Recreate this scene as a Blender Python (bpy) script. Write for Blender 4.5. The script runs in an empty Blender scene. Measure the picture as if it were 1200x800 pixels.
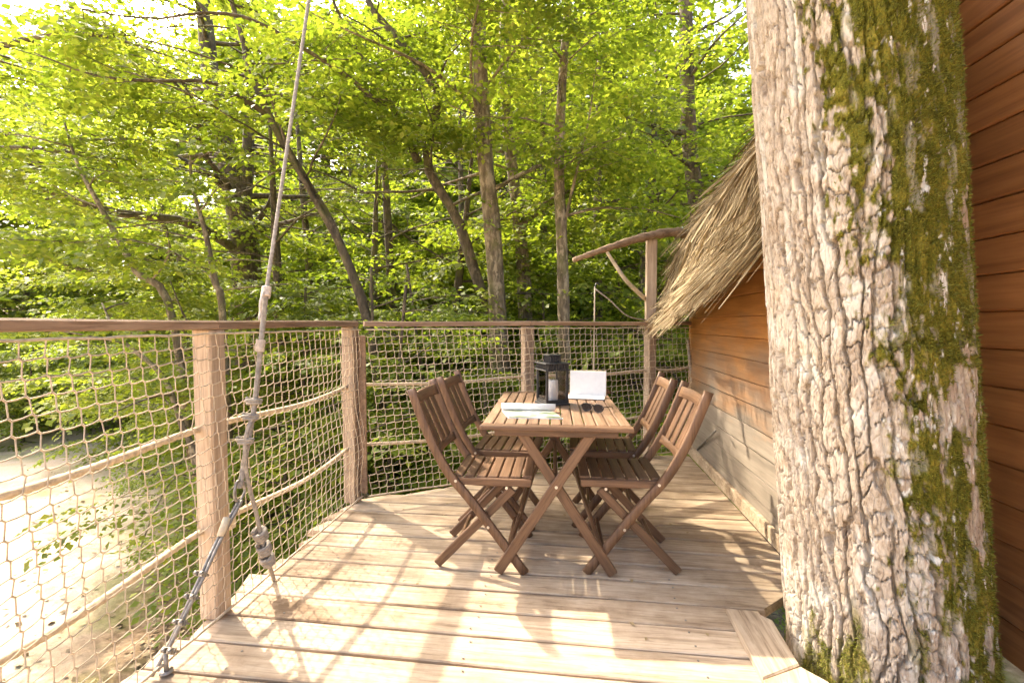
import bpy, bmesh, math, random
import numpy as np
from mathutils import Vector, Matrix

rng = np.random.default_rng(7)
random.seed(7)
scene = bpy.context.scene
C = scene.collection

# ------------------------------------------------------------------ camera
F_PX, CX, CY = 533.0, 600.0, 400.0          # photograph pixels, 1200 x 800
YAW, PITCH, CAM_H = math.radians(6.95), math.radians(2.36), 1.15
cam_d = bpy.data.cameras.new('camera')
cam_d.sensor_fit = 'HORIZONTAL'; cam_d.sensor_width = 36.0
cam_d.lens = 36.0 * F_PX / 1200.0
cam_d.clip_start = 0.02; cam_d.clip_end = 2000
cam = bpy.data.objects.new('camera', cam_d); C.objects.link(cam)
cam.location = (0, 0, CAM_H)
cam.rotation_euler = (math.pi / 2 - PITCH, 0, YAW)
scene.camera = cam

# ------------------------------------------------------------------ sky, sun, exposure
SUN_DIR = Vector((-0.80, 0.57, 1.0)).normalized()
world = bpy.data.worlds.new('World'); scene.world = world; world.use_nodes = True
wn = world.node_tree.nodes; wl = world.node_tree.links
sky = wn.new('ShaderNodeTexSky'); sky.sky_type = 'NISHITA'; sky.sun_disc = False
sky.sun_elevation = math.asin(SUN_DIR.z)
sky.sun_rotation = math.atan2(SUN_DIR.x, SUN_DIR.y)
sky.air_density = 0.7; sky.dust_density = 7.0; sky.ozone_density = 0.0
wl.new(sky.outputs[0], wn['Background'].inputs[0])
wn['Background'].inputs[1].default_value = 0.15
sun_d = bpy.data.lights.new('sun', 'SUN'); sun_d.energy = 2.05; sun_d.angle = math.radians(0.9)
sun_d.color = (1.0, 0.88, 0.70)
sun = bpy.data.objects.new('sun', sun_d); C.objects.link(sun)
sun.rotation_euler = (-SUN_DIR).to_track_quat('-Z', 'Y').to_euler()
sun.location = (-8, 6, 14)
vs = scene.view_settings
scene.display_settings.display_device = 'sRGB'
vs.view_transform = 'Standard'; vs.look = 'None'; vs.gamma = 1.0; vs.use_curve_mapping = False
vs.exposure = 2.68
cy = scene.cycles
cy.max_bounces = 12; cy.diffuse_bounces = 6; cy.glossy_bounces = 3; cy.transmission_bounces = 8
cy.transparent_max_bounces = 8; cy.caustics_reflective = False; cy.caustics_refractive = False
cy.use_denoising = True; cy.sample_clamp_indirect = 6.0
cy.use_adaptive_sampling = True; cy.adaptive_threshold = 0.02

# ------------------------------------------------------------------ pixel -> point
_R = Matrix.Rotation(YAW, 3, 'Z') @ Matrix.Rotation(math.pi / 2 - PITCH, 3, 'X')
FWD = Vector((-math.sin(YAW), math.cos(YAW), 0))
CAM = Vector((0, 0, CAM_H))
def ray(px, py): return _R @ Vector(((px - CX) / F_PX, -(py - CY) / F_PX, -1.0))
def at(px, py, dep):
    d = ray(px, py); return CAM + d * (dep / d.dot(FWD))
def onz(px, py, z):
    d = ray(px, py); return CAM + d * ((z - CAM_H) / d.z)
def onx(px, py, x):
    d = ray(px, py); return CAM + d * (x / d.x)

# ------------------------------------------------------------------ materials
def new_mat(name):
    m = bpy.data.materials.new(name); m.use_nodes = True
    nt = m.node_tree; nt.nodes.clear()
    out = nt.nodes.new('ShaderNodeOutputMaterial')
    return m, nt, out
def N(nt, t, **kw):
    n = nt.nodes.new(t)
    for k, v in kw.items():
        if k.startswith('i_'): n.inputs[k[2:].replace('_', ' ')].default_value = v
        else: setattr(n, k, v)
    return n
def ramp(nt, fac, stops, interp='LINEAR'):
    r = nt.nodes.new('ShaderNodeValToRGB'); r.color_ramp.interpolation = interp
    els = r.color_ramp.elements
    while len(els) < len(stops): els.new(0.5)
    for e, (p, c) in zip(els, stops):
        e.position = p; e.color = (*c, 1) if len(c) == 3 else c
    nt.links.new(fac, r.inputs[0]); return r.outputs[0]
def mixc(nt, a, b, fac, blend='MIX'):
    n = nt.nodes.new('ShaderNodeMix'); n.data_type = 'RGBA'; n.blend_type = blend
    for s, v in ((n.inputs[6], a), (n.inputs[7], b), (n.inputs[0], fac)):
        if hasattr(v, 'links'): nt.links.new(v, s)
        elif isinstance(v, (int, float)): s.default_value = v
        else: s.default_value = (*v, 1)
    return n.outputs[2]
def math_(nt, op, a, b=None, clamp=False):
    n = nt.nodes.new('ShaderNodeMath'); n.operation = op; n.use_clamp = clamp
    for i, v in enumerate((a, b)):
        if v is None: continue
        if hasattr(v, 'links'): nt.links.new(v, n.inputs[i])
        else: n.inputs[i].default_value = v
    return n.outputs[0]
def mapping(nt, vec, scale, loc=(0, 0, 0)):
    m = nt.nodes.new('ShaderNodeMapping'); m.inputs['Scale'].default_value = scale
    m.inputs['Location'].default_value = loc
    nt.links.new(vec, m.inputs['Vector']); return m.outputs[0]
def noise(nt, vec, scale, detail=4, rough=0.55, w=None, dist=0.0):
    n = nt.nodes.new('ShaderNodeTexNoise')
    n.inputs['Scale'].default_value = scale; n.inputs['Detail'].default_value = detail
    n.inputs['Roughness'].default_value = rough; n.inputs['Distortion'].default_value = dist
    nt.links.new(vec, n.inputs['Vector'])
    if w is not None:
        n.noise_dimensions = '4D'; nt.links.new(w, n.inputs['W'])
    return n.outputs['Fac']
def bump(nt, h, strength, dist):
    b = nt.nodes.new('ShaderNodeBump'); b.inputs['Strength'].default_value = strength
    b.inputs['Distance'].default_value = dist; nt.links.new(h, b.inputs['Height']); return b.outputs[0]
def finish(nt, out, col, rough, normal=None, **kw):
    p = nt.nodes.new('ShaderNodeBsdfPrincipled')
    for k, v in (('Base Color', col), ('Roughness', rough)):
        if hasattr(v, 'links'): nt.links.new(v, p.inputs[k])
        elif isinstance(v, (int, float)): p.inputs[k].default_value = v
        else: p.inputs[k].default_value = (*v, 1)
    if normal is not None: nt.links.new(normal, p.inputs['Normal'])
    for k, v in kw.items(): p.inputs[k.replace('_', ' ')].default_value = v
    nt.links.new(p.outputs[0], out.inputs[0]); return p

def wood_mat(name, light, mid, dark, axis='x', grain=1.0, rough=0.6, knots=0.5, stain=0.5, bumps=0.5, spec=0.35):
    """sawn or weathered timber, grain along the local axis, every object its own piece of the pattern"""
    m, nt, out = new_mat(name)
    tc = N(nt, 'ShaderNodeTexCoord').outputs['Object']
    w = math_(nt, 'MULTIPLY', N(nt, 'ShaderNodeObjectInfo').outputs['Random'], 37.0)
    sc = {'x': (0.06, 1, 1), 'y': (1, 0.06, 1), 'z': (1, 1, 0.06)}[axis]
    v = mapping(nt, tc, sc)
    g1 = noise(nt, v, 95 * grain, 5, 0.65, w, 0.6)
    g2 = noise(nt, v, 22 * grain, 3, 0.55, w, 1.2)
    big = noise(nt, mapping(nt, tc, {'x': (.35, 1, 1), 'y': (1, .35, 1), 'z': (1, 1, .35)}[axis]), 4.5, 4, 0.6, w)
    col = ramp(nt, g2, [(0.28, dark), (0.5, mid), (0.72, light)])
    fine = ramp(nt, g1, [(0.32, (0.45, 0.40, 0.35)), (0.5, (1, 1, 1)), (0.8, (1.05, 1.05, 1.05))])
    col = mixc(nt, col, fine, 0.75, 'MULTIPLY')
    blot = noise(nt, tc, 11, 5, 0.7, w)
    big = math_(nt, 'ADD', math_(nt, 'MULTIPLY', big, .7), math_(nt, 'MULTIPLY', blot, .3))
    st = ramp(nt, big, [(0.34, (0.36, 0.30, 0.25)), (0.44, (0.80, 0.76, 0.72)), (0.56, (1.05, 1.05, 1.05))])
    col = mixc(nt, col, st, stain, 'MULTIPLY')
    # knots
    vk = nt.nodes.new('ShaderNodeTexVoronoi'); vk.voronoi_dimensions = '4D'; vk.inputs['Scale'].default_value = 3.6
    nt.links.new(mapping(nt, tc, {'x': (.45, 1, 1), 'y': (1, .45, 1), 'z': (1, 1, .45)}[axis]), vk.inputs['Vector'])
    nt.links.new(w, vk.inputs['W'])
    kd = math_(nt, 'ADD', vk.outputs['Distance'], math_(nt, 'MULTIPLY', math_(nt, 'SUBTRACT', g1, 0.5), 0.05))
    kf = ramp(nt, kd, [(0.035, (1, 1, 1)), (0.085, (0, 0, 0))])
    col = mixc(nt, col, tuple(c * 0.42 for c in dark), math_(nt, 'MULTIPLY', kf, knots))
    # board to board tone
    hv = N(nt, 'ShaderNodeHueSaturation')
    nt.links.new(col, hv.inputs['Color'])
    nt.links.new(math_(nt, 'ADD', math_(nt, 'MULTIPLY', N(nt, 'ShaderNodeObjectInfo').outputs['Random'], 0.28), 0.86), hv.inputs['Value'])
    h = math_(nt, 'ADD', math_(nt, 'MULTIPLY', g1, 0.7), math_(nt, 'MULTIPLY', g2, 0.5))
    finish(nt, out, hv.outputs[0], rough, bump(nt, h, bumps, 0.004), Specular_IOR_Level=spec)
    return m

def plain_mat(name, col, rough=0.6, metallic=0.0, var=0.25, scale=30, bumps=0.2, dist=0.002):
    m, nt, out = new_mat(name)
    tc = N(nt, 'ShaderNodeTexCoord').outputs['Object']
    n = noise(nt, tc, scale, 5, 0.6)
    c = ramp(nt, n, [(0.3, tuple(x * (1 - var) for x in col)), (0.7, tuple(min(1, x * (1 + var)) for x in col))])
    finish(nt, out, c, rough, bump(nt, n, bumps, dist), Metallic=metallic)
    return m

M = {}
M['deck'] = wood_mat('weathered deck timber', (.57, .46, .335), (.475, .37, .255), (.29, .213, .14), 'x', 1.0, 0.75, 0.85, 0.95, 0.6, 0.25)
M['rail'] = wood_mat('oiled rail timber', (.40, .275, .175), (.32, .21, .13), (.20, .125, .075), 'x', 1.2, 0.6, 0.5, 0.6, 0.4)
M['post'] = wood_mat('post timber', (.52, .41, .30), (.44, .335, .235), (.30, .215, .14), 'z', 1.1, 0.7, 0.7, 0.5, 0.5)
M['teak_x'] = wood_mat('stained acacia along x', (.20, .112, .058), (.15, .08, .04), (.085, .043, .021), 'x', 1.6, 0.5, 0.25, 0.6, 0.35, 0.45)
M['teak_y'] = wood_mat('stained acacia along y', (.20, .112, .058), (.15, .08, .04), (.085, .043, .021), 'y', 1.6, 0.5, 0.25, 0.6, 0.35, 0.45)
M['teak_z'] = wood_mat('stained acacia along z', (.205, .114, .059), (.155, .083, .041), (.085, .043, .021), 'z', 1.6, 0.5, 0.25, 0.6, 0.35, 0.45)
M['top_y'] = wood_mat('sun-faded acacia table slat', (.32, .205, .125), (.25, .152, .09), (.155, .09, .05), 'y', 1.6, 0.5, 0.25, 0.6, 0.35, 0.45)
M['stick'] = wood_mat('bare branch wood', (.36, .25, .16), (.27, .18, .11), (.14, .09, .05), 'x', 0.9, 0.8, 0.4, 0.7, 0.8)
M['net'] = plain_mat('tan net cord', (.56, .45, .31), 0.85, var=0.3, scale=40)
M['hemp'] = plain_mat('hemp rope', (.50, .40, .27), 0.9, var=0.3, scale=60, bumps=0.6)
M['greyrope'] = plain_mat('weathered grey rope', (.33, .29, .235), 0.85, var=0.35, scale=50, bumps=0.6)
M['twine'] = plain_mat('pale frayed twine', (.62, .53, .43), 0.9, var=0.25, scale=60)
M['steel'] = plain_mat('dull galvanised steel', (.30, .275, .24), 0.55, 0.75, 0.35, 60)
M['black'] = plain_mat('black lantern metal', (.035, .034, .034), 0.42, 0.3, 0.3, 30)
M['darkplastic'] = plain_mat('dark glossy plastic', (.018, .014, .013), 0.2, 0.0, 0.2, 30, 0.02)
M['wax'] = plain_mat('white candle wax', (.82, .80, .74), 0.5, var=0.04)
M['paper'] = plain_mat('white paper', (.80, .79, .75), 0.7, var=0.04, bumps=0.05)
M['bolt'] = plain_mat('zinc bolt', (.62, .58, .52), 0.35, 0.8, 0.2)
M['tag'] = plain_mat('beige card', (.62, .52, .36), 0.8)
M['pale_branch'] = plain_mat('pale debarked branch', (.52, .44, .32), 0.8, var=0.35, scale=14, bumps=0.5, dist=0.006)

def glass_mat():
    m, nt, out = new_mat('clear pane glass')
    g = N(nt, 'ShaderNodeBsdfGlossy', i_Roughness=0.02)
    t = N(nt, 'ShaderNodeBsdfTransparent')
    fr = N(nt, 'ShaderNodeFresnel', i_IOR=1.5)
    mx = N(nt, 'ShaderNodeMixShader')
    nt.links.new(fr.outputs[0], mx.inputs[0]); nt.links.new(t.outputs[0], mx.inputs[1]); nt.links.new(g.outputs[0], mx.inputs[2])
    nt.links.new(mx.outputs[0], out.inputs[0]); return m
M['glass'] = glass_mat()

def print_mat():
    m, nt, out = new_mat('printed page')
    tc = N(nt, 'ShaderNodeTexCoord').outputs['Object']
    n = noise(nt, mapping(nt, tc, (6, 22, 6)), 1.0, 5, 0.6, dist=0.6)
    n2 = noise(nt, mapping(nt, tc, (14, 14, 14)), 1.0, 3, 0.5)
    c = ramp(nt, n, [(0.36, (.07, .11, .035)), (0.46, (.26, .27, .19)), (0.55, (.62, .64, .62)), (0.66, (.33, .34, .33))])
    c = mixc(nt, c, (.12, .17, .06), math_(nt, 'MULTIPLY', ramp(nt, n2, [(0.52, (0, 0, 0)), (0.62, (1, 1, 1))]), 0.6))
    finish(nt, out, c, 0.3); return m
M['print'] = print_mat()

def wall_mat(name, orange, dark, grey, lo, hi):
    """varnished planks, bleached grey by rain splash towards the foot (weathering by height on the real wall)"""
    m, nt, out = new_mat(name)
    tc = N(nt, 'ShaderNodeTexCoord').outputs['Object']
    pos = N(nt, 'ShaderNodeNewGeometry').outputs['Position']
    w = math_(nt, 'MULTIPLY', N(nt, 'ShaderNodeObjectInfo').outputs['Random'], 37.0)
    v = mapping(nt, tc, (1, .06, 1))
    g1 = noise(nt, v, 80, 5, 0.65, w, 0.6); g2 = noise(nt, v, 16, 3, 0.55, w, 1.5)
    vk = nt.nodes.new('ShaderNodeTexVoronoi'); vk.voronoi_dimensions = '4D'; vk.inputs['Scale'].default_value = 3.0
    nt.links.new(mapping(nt, tc, (1, .5, 1)), vk.inputs['Vector']); nt.links.new(w, vk.inputs['W'])
    kf = ramp(nt, math_(nt, 'ADD', vk.outputs['Distance'], math_(nt, 'MULTIPLY', math_(nt, 'SUBTRACT', g1, .5), .05)), [(0.04, (1, 1, 1)), (0.11, (0, 0, 0))])
    wcol = ramp(nt, g2, [(0.28, dark), (0.5, tuple((a + b) / 2 for a, b in zip(orange, dark))), (0.75, orange)])
    wcol = mixc(nt, wcol, tuple(c * .4 for c in dark), math_(nt, 'MULTIPLY', kf, 0.7))
    gcol = ramp(nt, g2, [(0.25, tuple(c * .62 for c in grey)), (0.6, grey)])
    sep = N(nt, 'ShaderNodeSeparateXYZ'); nt.links.new(pos, sep.inputs[0])
    wob = noise(nt, mapping(nt, pos, (1, .5, 1.6)), 3.2, 5, 0.6)
    hgt = math_(nt, 'ADD', sep.outputs[2], math_(nt, 'MULTIPLY', math_(nt, 'SUBTRACT', wob, 0.5), 1.1))
    mr = N(nt, 'ShaderNodeMapRange'); nt.links.new(hgt, mr.inputs[0])
    mr.inputs[1].default_value = lo; mr.inputs[2].default_value = hi
    col = mixc(nt, gcol, wcol, mr.outputs[0])
    fine = ramp(nt, g1, [(0.3, (.6, .55, .5)), (0.6, (1, 1, 1))])
    col = mixc(nt, col, fine, 0.5, 'MULTIPLY')
    hv = N(nt, 'ShaderNodeHueSaturation'); nt.links.new(col, hv.inputs['Color'])
    nt.links.new(math_(nt, 'ADD', math_(nt, 'MULTIPLY', N(nt, 'ShaderNodeObjectInfo').outputs['Random'], 0.3), 0.85), hv.inputs['Value'])
    finish(nt, out, hv.outputs[0], 0.5, bump(nt, math_(nt, 'ADD', g1, g2), 0.35, 0.003), Specular_IOR_Level=0.4)
    return m
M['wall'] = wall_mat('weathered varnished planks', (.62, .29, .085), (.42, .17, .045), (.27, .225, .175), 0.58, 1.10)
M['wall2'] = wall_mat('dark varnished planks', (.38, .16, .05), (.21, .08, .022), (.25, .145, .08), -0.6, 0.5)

def bark_mat():
    m, nt, out = new_mat('furrowed bark with moss')
    tc = N(nt, 'ShaderNodeTexCoord').outputs['Object']
    at_m = N(nt, 'ShaderNodeAttribute', attribute_name='moss').outputs['Fac']
    at_p = N(nt, 'ShaderNodeAttribute', attribute_name='plate').outputs['Fac']
    at_l = N(nt, 'ShaderNodeAttribute', attribute_name='lichen').outputs['Fac']
    uw = N(nt, 'ShaderNodeAttribute', attribute_name='unwrap').outputs['Vector']
    n1 = noise(nt, mapping(nt, tc, (1, 1, .4)), 95, 7, 0.75)
    n2 = noise(nt, tc, 9, 4, 0.6)
    wv = nt.nodes.new('ShaderNodeVectorMath'); wv.operation = 'MULTIPLY_ADD'
    nz = nt.nodes.new('ShaderNodeTexNoise'); nz.inputs['Scale'].default_value = 24; nz.inputs['Detail'].default_value = 4
    nt.links.new(uw, nz.inputs['Vector']); nt.links.new(nz.outputs['Color'], wv.inputs[0]); wv.inputs[1].default_value = (.018, .03, 0); nt.links.new(uw, wv.inputs[2])
    vc = nt.nodes.new('ShaderNodeTexVoronoi'); vc.feature = 'DISTANCE_TO_EDGE'; vc.inputs['Scale'].default_value = 1
    nt.links.new(mapping(nt, wv.outputs[0], (48, 15, 1)), vc.inputs['Vector'])
    fc = ramp(nt, vc.outputs['Distance'], [(0.0, (0, 0, 0)), (0.09, (1, 1, 1))])
    pale = ramp(nt, noise(nt, mapping(nt, uw, (60, 14, 1)), 1, 5, .65), [(0.42, (0, 0, 0)), (0.66, (1, 1, 1))])
    col = ramp(nt, n1, [(0.34, (.13, .098, .068)), (0.48, (.31, .25, .185)), (0.62, (.44, .37, .285))])
    tint = ramp(nt, at_p, [(0.0, (.80, .74, .68)), (0.5, (1, .98, .95)), (1.0, (1.12, 1.1, 1.06))])
    col = mixc(nt, col, tint, 1.0, 'MULTIPLY')
    grey = ramp(nt, n2, [(0.45, (0, 0, 0)), (0.65, (1, 1, 1))])
    col = mixc(nt, col, (.48, .435, .37), math_(nt, 'MULTIPLY', grey, 0.45))
    col = mixc(nt, col, (.53, .48, .405), math_(nt, 'MULTIPLY', pale, .5))
    col = mixc(nt, col, (.66, .65, .58), at_l)
    n3 = noise(nt, tc, 130, 4, 0.7); n4 = noise(nt, tc, 14, 3, 0.6)
    moss = ramp(nt, n4, [(0.32, (.085, .085, .014)), (0.5, (.15, .145, .022)), (0.66, (.26, .225, .04)), (0.8, (.30, .26, .07))])
    moss = mixc(nt, moss, ramp(nt, n3, [(0.35, (.45, .45, .4)), (0.65, (1.25, 1.2, 1))]), 0.8, 'MULTIPLY')
    col = mixc(nt, col, moss, at_m)
    hh = math_(nt, 'ADD', math_(nt, 'ADD', math_(nt, 'MULTIPLY', n1, 0.6), math_(nt, 'MULTIPLY', fc, .32)), math_(nt, 'MULTIPLY', math_(nt, 'MULTIPLY', n3, at_m), 1.2))
    finish(nt, out, col, 0.9, bump(nt, hh, 1.0, 0.007), Specular_IOR_Level=0.1)
    return m
M['bark'] = bark_mat()

def small_bark(name, a, b, c):
    m, nt, out = new_mat(name)
    tc = N(nt, 'ShaderNodeNewGeometry').outputs['Position']
    n1 = noise(nt, mapping(nt, tc, (1, 1, .3)), 16, 5, 0.65); n2 = noise(nt, tc, 4, 4, 0.6)
    col = ramp(nt, n1, [(0.3, a), (0.52, b), (0.7, c)])
    col = mixc(nt, col, (.12, .115, .03), math_(nt, 'MULTIPLY', ramp(nt, n2, [(0.5, (0, 0, 0)), (0.62, (1, 1, 1))]), 0.6))
    n3 = noise(nt, mapping(nt, tc, (1, 1, .6)), 9, 5, 0.7)
    col = mixc(nt, col, c, ramp(nt, n3, [(0.54, (0, 0, 0)), (0.60, (.8, .8, .8))]))
    finish(nt, out, col, 0.9, bump(nt, n1, 0.8, 0.02)); return m
M['bark_dark'] = small_bark('dark forest bark', (.035, .026, .016), (.085, .064, .04), (.17, .13, .082))
M['bark_pale'] = small_bark('mottled pale bark', (.06, .044, .026), (.16, .122, .075), (.36, .29, .19))

def leaf_mat(name, stops, trans=0.5):
    m, nt, out = new_mat(name)
    r = N(nt, 'ShaderNodeNewGeometry').outputs['Random Per Island']
    pos = N(nt, 'ShaderNodeNewGeometry').outputs['Position']
    big = noise(nt, pos, 0.6, 3, 0.5)
    f = math_(nt, 'ADD', math_(nt, 'MULTIPLY', r, 0.65), math_(nt, 'MULTIPLY', math_(nt, 'SUBTRACT', big, 0.3), 0.7), True)
    col = ramp(nt, f, stops)
    p = N(nt, 'ShaderNodeBsdfPrincipled', i_Roughness=0.55)
    p.inputs['Specular IOR Level'].default_value = 0.3
    nt.links.new(col, p.inputs['Base Color'])
    t = N(nt, 'ShaderNodeBsdfTranslucent')
    nt.links.new(mixc(nt, col, (1.82, 1.9, 0.8), 1.0, 'MULTIPLY'), t.inputs[0])
    mx = N(nt, 'ShaderNodeMixShader'); mx.inputs[0].default_value = trans
    nt.links.new(p.outputs[0], mx.inputs[1]); nt.links.new(t.outputs[0], mx.inputs[2])
    nt.links.new(mx.outputs[0], out.inputs[0]); return m
LS = [(0.0, (.070, .108, .016)), (0.3, (.135, .178, .024)), (0.65, (.205, .24, .036)), (0.95, (.30, .30, .06)), (1.0, (.40, .25, .06))]
M['leaf'] = leaf_mat('broad leaf', LS)
M['leaf2'] = leaf_mat('dark understorey leaf', [(a, (c[0] * .95, c[1] * .98, c[2])) for a, c in LS])

M['mossblade'] = leaf_mat('moss', [(0.0, (.07, .085, .012)), (0.4, (.13, .145, .02)), (0.75, (.21, .205, .03)), (1.0, (.30, .27, .05))], 0.25)

def ground_mat():
    m, nt, out = new_mat('sandy clearing and leaf litter')
    pos = N(nt, 'ShaderNodeNewGeometry').outputs['Position']
    at_s = N(nt, 'ShaderNodeAttribute', attribute_name='sand').outputs['Fac']
    n1 = noise(nt, pos, 7, 6, 0.7); n2 = noise(nt, pos, 0.7, 4, 0.6); n3 = noise(nt, pos, 40, 4, 0.7)
    litter = ramp(nt, n1, [(0.3, (.10, .065, .035)), (0.5, (.23, .155, .09)), (0.7, (.36, .26, .165))])
    litter = mixc(nt, litter, (.12, .13, .03), ramp(nt, n2, [(0.48, (0, 0, 0)), (0.64, (.75, .75, .75))]))
    sand = ramp(nt, n3, [(0.3, (.46, .36, .25)), (0.65, (.62, .50, .37))])
    sand = mixc(nt, sand, (.28, .30, .11), math_(nt, 'MULTIPLY', ramp(nt, n2, [(0.5, (0, 0, 0)), (0.68, (1, 1, 1))]), 0.6))
    col = mixc(nt, litter, sand, math_(nt, 'ADD', at_s, math_(nt, 'MULTIPLY', math_(nt, 'SUBTRACT', n1, .5), 0.5), True))
    finish(nt, out, col, 0.95, bump(nt, n1, 0.7, 0.06), Specular_IOR_Level=0.1); return m
M['ground'] = ground_mat()
def straw_mat():
    m, nt, out = new_mat('dry palm thatch')
    r = N(nt, 'ShaderNodeNewGeometry').outputs['Random Per Island']
    col = ramp(nt, r, [(0.0, (.10, .065, .027)), (0.35, (.235, .165, .078)), (0.75, (.385, .29, .15)), (1.0, (.52, .42, .25))])
    finish(nt, out, col, 0.7, Specular_IOR_Level=0.3); return m
M['straw'] = straw_mat()

# ------------------------------------------------------------------ mesh helpers
def mesh_np(name, v, f, mat=None, smooth=False, attrs=None):
    v = np.asarray(v, np.float32)
    me = bpy.data.meshes.new(name)
    if isinstance(f, np.ndarray):
        k = f.shape[1]
        me.vertices.add(len(v)); me.vertices.foreach_set('co', v.ravel())
        me.loops.add(f.size); me.loops.foreach_set('vertex_index', f.ravel().astype(np.int32))
        me.polygons.add(len(f)); me.polygons.foreach_set('loop_start', np.arange(0, f.size, k, dtype=np.int32))
        me.update(calc_edges=True)
    else:
        me.from_pydata([tuple(map(float, p)) for p in v], [], [tuple(map(int, q)) for q in f])
    if smooth: me.polygons.foreach_set('use_smooth', np.ones(len(me.polygons), bool))
    if attrs:
        for k, a in attrs.items():
            a = np.asarray(a, np.float32); vec_ = a.ndim == 3
            at_ = me.attributes.new(k, 'FLOAT_VECTOR' if vec_ else 'FLOAT', 'POINT'); at_.data.foreach_set('vector' if vec_ else 'value', a.ravel())
    if mat is not None: me.materials.append(mat)
    me.update()
    return me
def link(name, me, parent=None, loc=None, rot=None):
    o = bpy.data.objects.new(name, me); C.objects.link(o)
    if parent is not None: o.parent = parent
    if loc is not None: o.location = loc
    if rot is not None: o.rotation_euler = rot
    return o
def tag(o, label=None, cat=None, group=None, kind=None):
    if label: o['label'] = label
    if cat: o['category'] = cat
    if group: o['group'] = group
    if kind: o['kind'] = kind
    return o
def thing(name, loc, label=None, cat=None, group=None, rotz=0, kind=None):
    o = link(name, None, None, loc, (0, 0, rotz)); o.empty_display_size = 0.1
    return tag(o, label, cat, group, kind)
def part(name, vf, mat, parent=None, smooth=False, org=None, loc=None, rot=None, attrs=None):
    v, f = vf
    v = np.asarray(v, float)
    if org is not None: v = v - np.asarray(org, float)[None]
    return link(name, mesh_np(name, v, f, mat, smooth, attrs), parent, loc, rot)
def join(*vfs):
    vs_, fs, n = [], [], 0
    for v, f in vfs:
        v = np.asarray(v, float); vs_.append(v)
        fs += [tuple(int(i) + n for i in q) for q in f]; n += len(v)
    return np.concatenate(vs_), fs
def cbox(c, s, b=0.003, R=None):
    """box with chamfered edges, centre c, full size s"""
    h = np.array(s, float) / 2; b = min(b, h.min() * 0.6)
    V, idx = [], {}
    for sx in (-1, 1):
        for sy in (-1, 1):
            for sz in (-1, 1):
                sg = np.array((sx, sy, sz))
                for a in range(3):
                    p = (h - b) * sg; p[a] = h[a] * sg[a]
                    idx[(sx, sy, sz, a)] = len(V); V.append(p)
    Fs = []
    for a in range(3):
        u, w = (a + 1) % 3, (a + 2) % 3
        for s_ in (-1, 1):
            q = []
            for su, sw in ((-1, -1), (1, -1), (1, 1), (-1, 1)):
                k = [0, 0, 0]; k[a] = s_; k[u] = su; k[w] = sw; q.append(idx[(*k, a)])
            Fs.append(q if s_ > 0 else q[::-1])
        for su in (-1, 1):
            for sw in (-1, 1):
                k0 = [0, 0, 0]; k1 = [0, 0, 0]
                k0[a] = -1; k1[a] = 1
                for k in (k0, k1): k[u] = su; k[w] = sw
                q = [idx[(*k0, u)], idx[(*k1, u)], idx[(*k1, w)], idx[(*k0, w)]]
                Fs.append(q if su * sw > 0 else q[::-1])
    for sx in (-1, 1):
        for sy in (-1, 1):
            for sz in (-1, 1):
                q = [idx[(sx, sy, sz, a)] for a in range(3)]
                Fs.append(q if sx * sy * sz > 0 else q[::-1])
    V = np.array(V)
    if R is not None: V = V @ np.asarray(R).T
    return V + np.array(c, float), Fs
def frames(P):
    P = np.asarray(P, float); T = np.gradient(P, axis=0)
    T /= np.linalg.norm(T, axis=1)[:, None] + 1e-12
    a = np.array((0, 0, 1.)) if abs(T[0][2]) < 0.9 else np.array((1., 0, 0))
    n = np.cross(T[0], a); n /= np.linalg.norm(n); Ns = [n]
    for i in range(1, len(P)):
        n = Ns[-1] - T[i] * np.dot(Ns[-1], T[i]); n /= np.linalg.norm(n) + 1e-12; Ns.append(n)
    Ns = np.array(Ns); return T, Ns, np.cross(T, Ns)
def tube(P, r, k=6, lobes=0, pitch=0.1, depth=0.22, cap=True):
    P = np.asarray(P, float); n = len(P); r = np.broadcast_to(np.asarray(r, float), (n,))
    T, A, B = frames(P)
    th = np.linspace(0, 2 * math.pi, k, endpoint=False)
    rr = r[:, None] * np.ones(k)[None]
    if lobes:
        s = np.concatenate(([0], np.cumsum(np.linalg.norm(np.diff(P, axis=0), axis=1))))
        ph = th[None] - 2 * math.pi * s[:, None] / pitch
        rr = r[:, None] * (1 - depth + depth * np.abs(np.cos(ph * lobes / 2)))
    V = P[:, None] + rr[..., None] * (np.cos(th)[None, :, None] * A[:, None] + np.sin(th)[None, :, None] * B[:, None])
    V = V.reshape(-1, 3)
    i = np.arange(n - 1)[:, None] * k; j = np.arange(k)[None]; j2 = (j + 1) % k
    Fq = np.stack((i + j, i + j2, i + k + j2, i + k + j), -1).reshape(-1, 4).tolist()
    if cap: Fq += [list(range(k))[::-1], list(range((n - 1) * k, n * k))]
    return V, Fq
def lerp_path(pts, n):
    """Catmull-Rom through points"""
    P = np.array([tuple(p) for p in pts], float)
    if len(P) == 2: return P[0] + (P[1] - P[0]) * np.linspace(0, 1, n)[:, None]
    Q = np.vstack((2 * P[0] - P[1], P, 2 * P[-1] - P[-2])); out = []
    for t in np.linspace(0, len(P) - 1 - 1e-6, n):
        i = int(t); u = t - i; a, b, c, d = Q[i:i + 4]
        out.append(.5 * (2 * b + (c - a) * u + (2 * a - 5 * b + 4 * c - d) * u * u + (3 * b - a - 3 * c + d) * u ** 3))
    return np.array(out)
def rope(pts, r, seg=0.012, pitch=None, k=9, lobes=3, depth=0.3):
    P = lerp_path(pts, 40); L = np.linalg.norm(np.diff(P, axis=0), axis=1).sum()
    return tube(lerp_path(pts, max(6, int(L / seg))), r, k, lobes, pitch or r * 7, depth)
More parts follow.
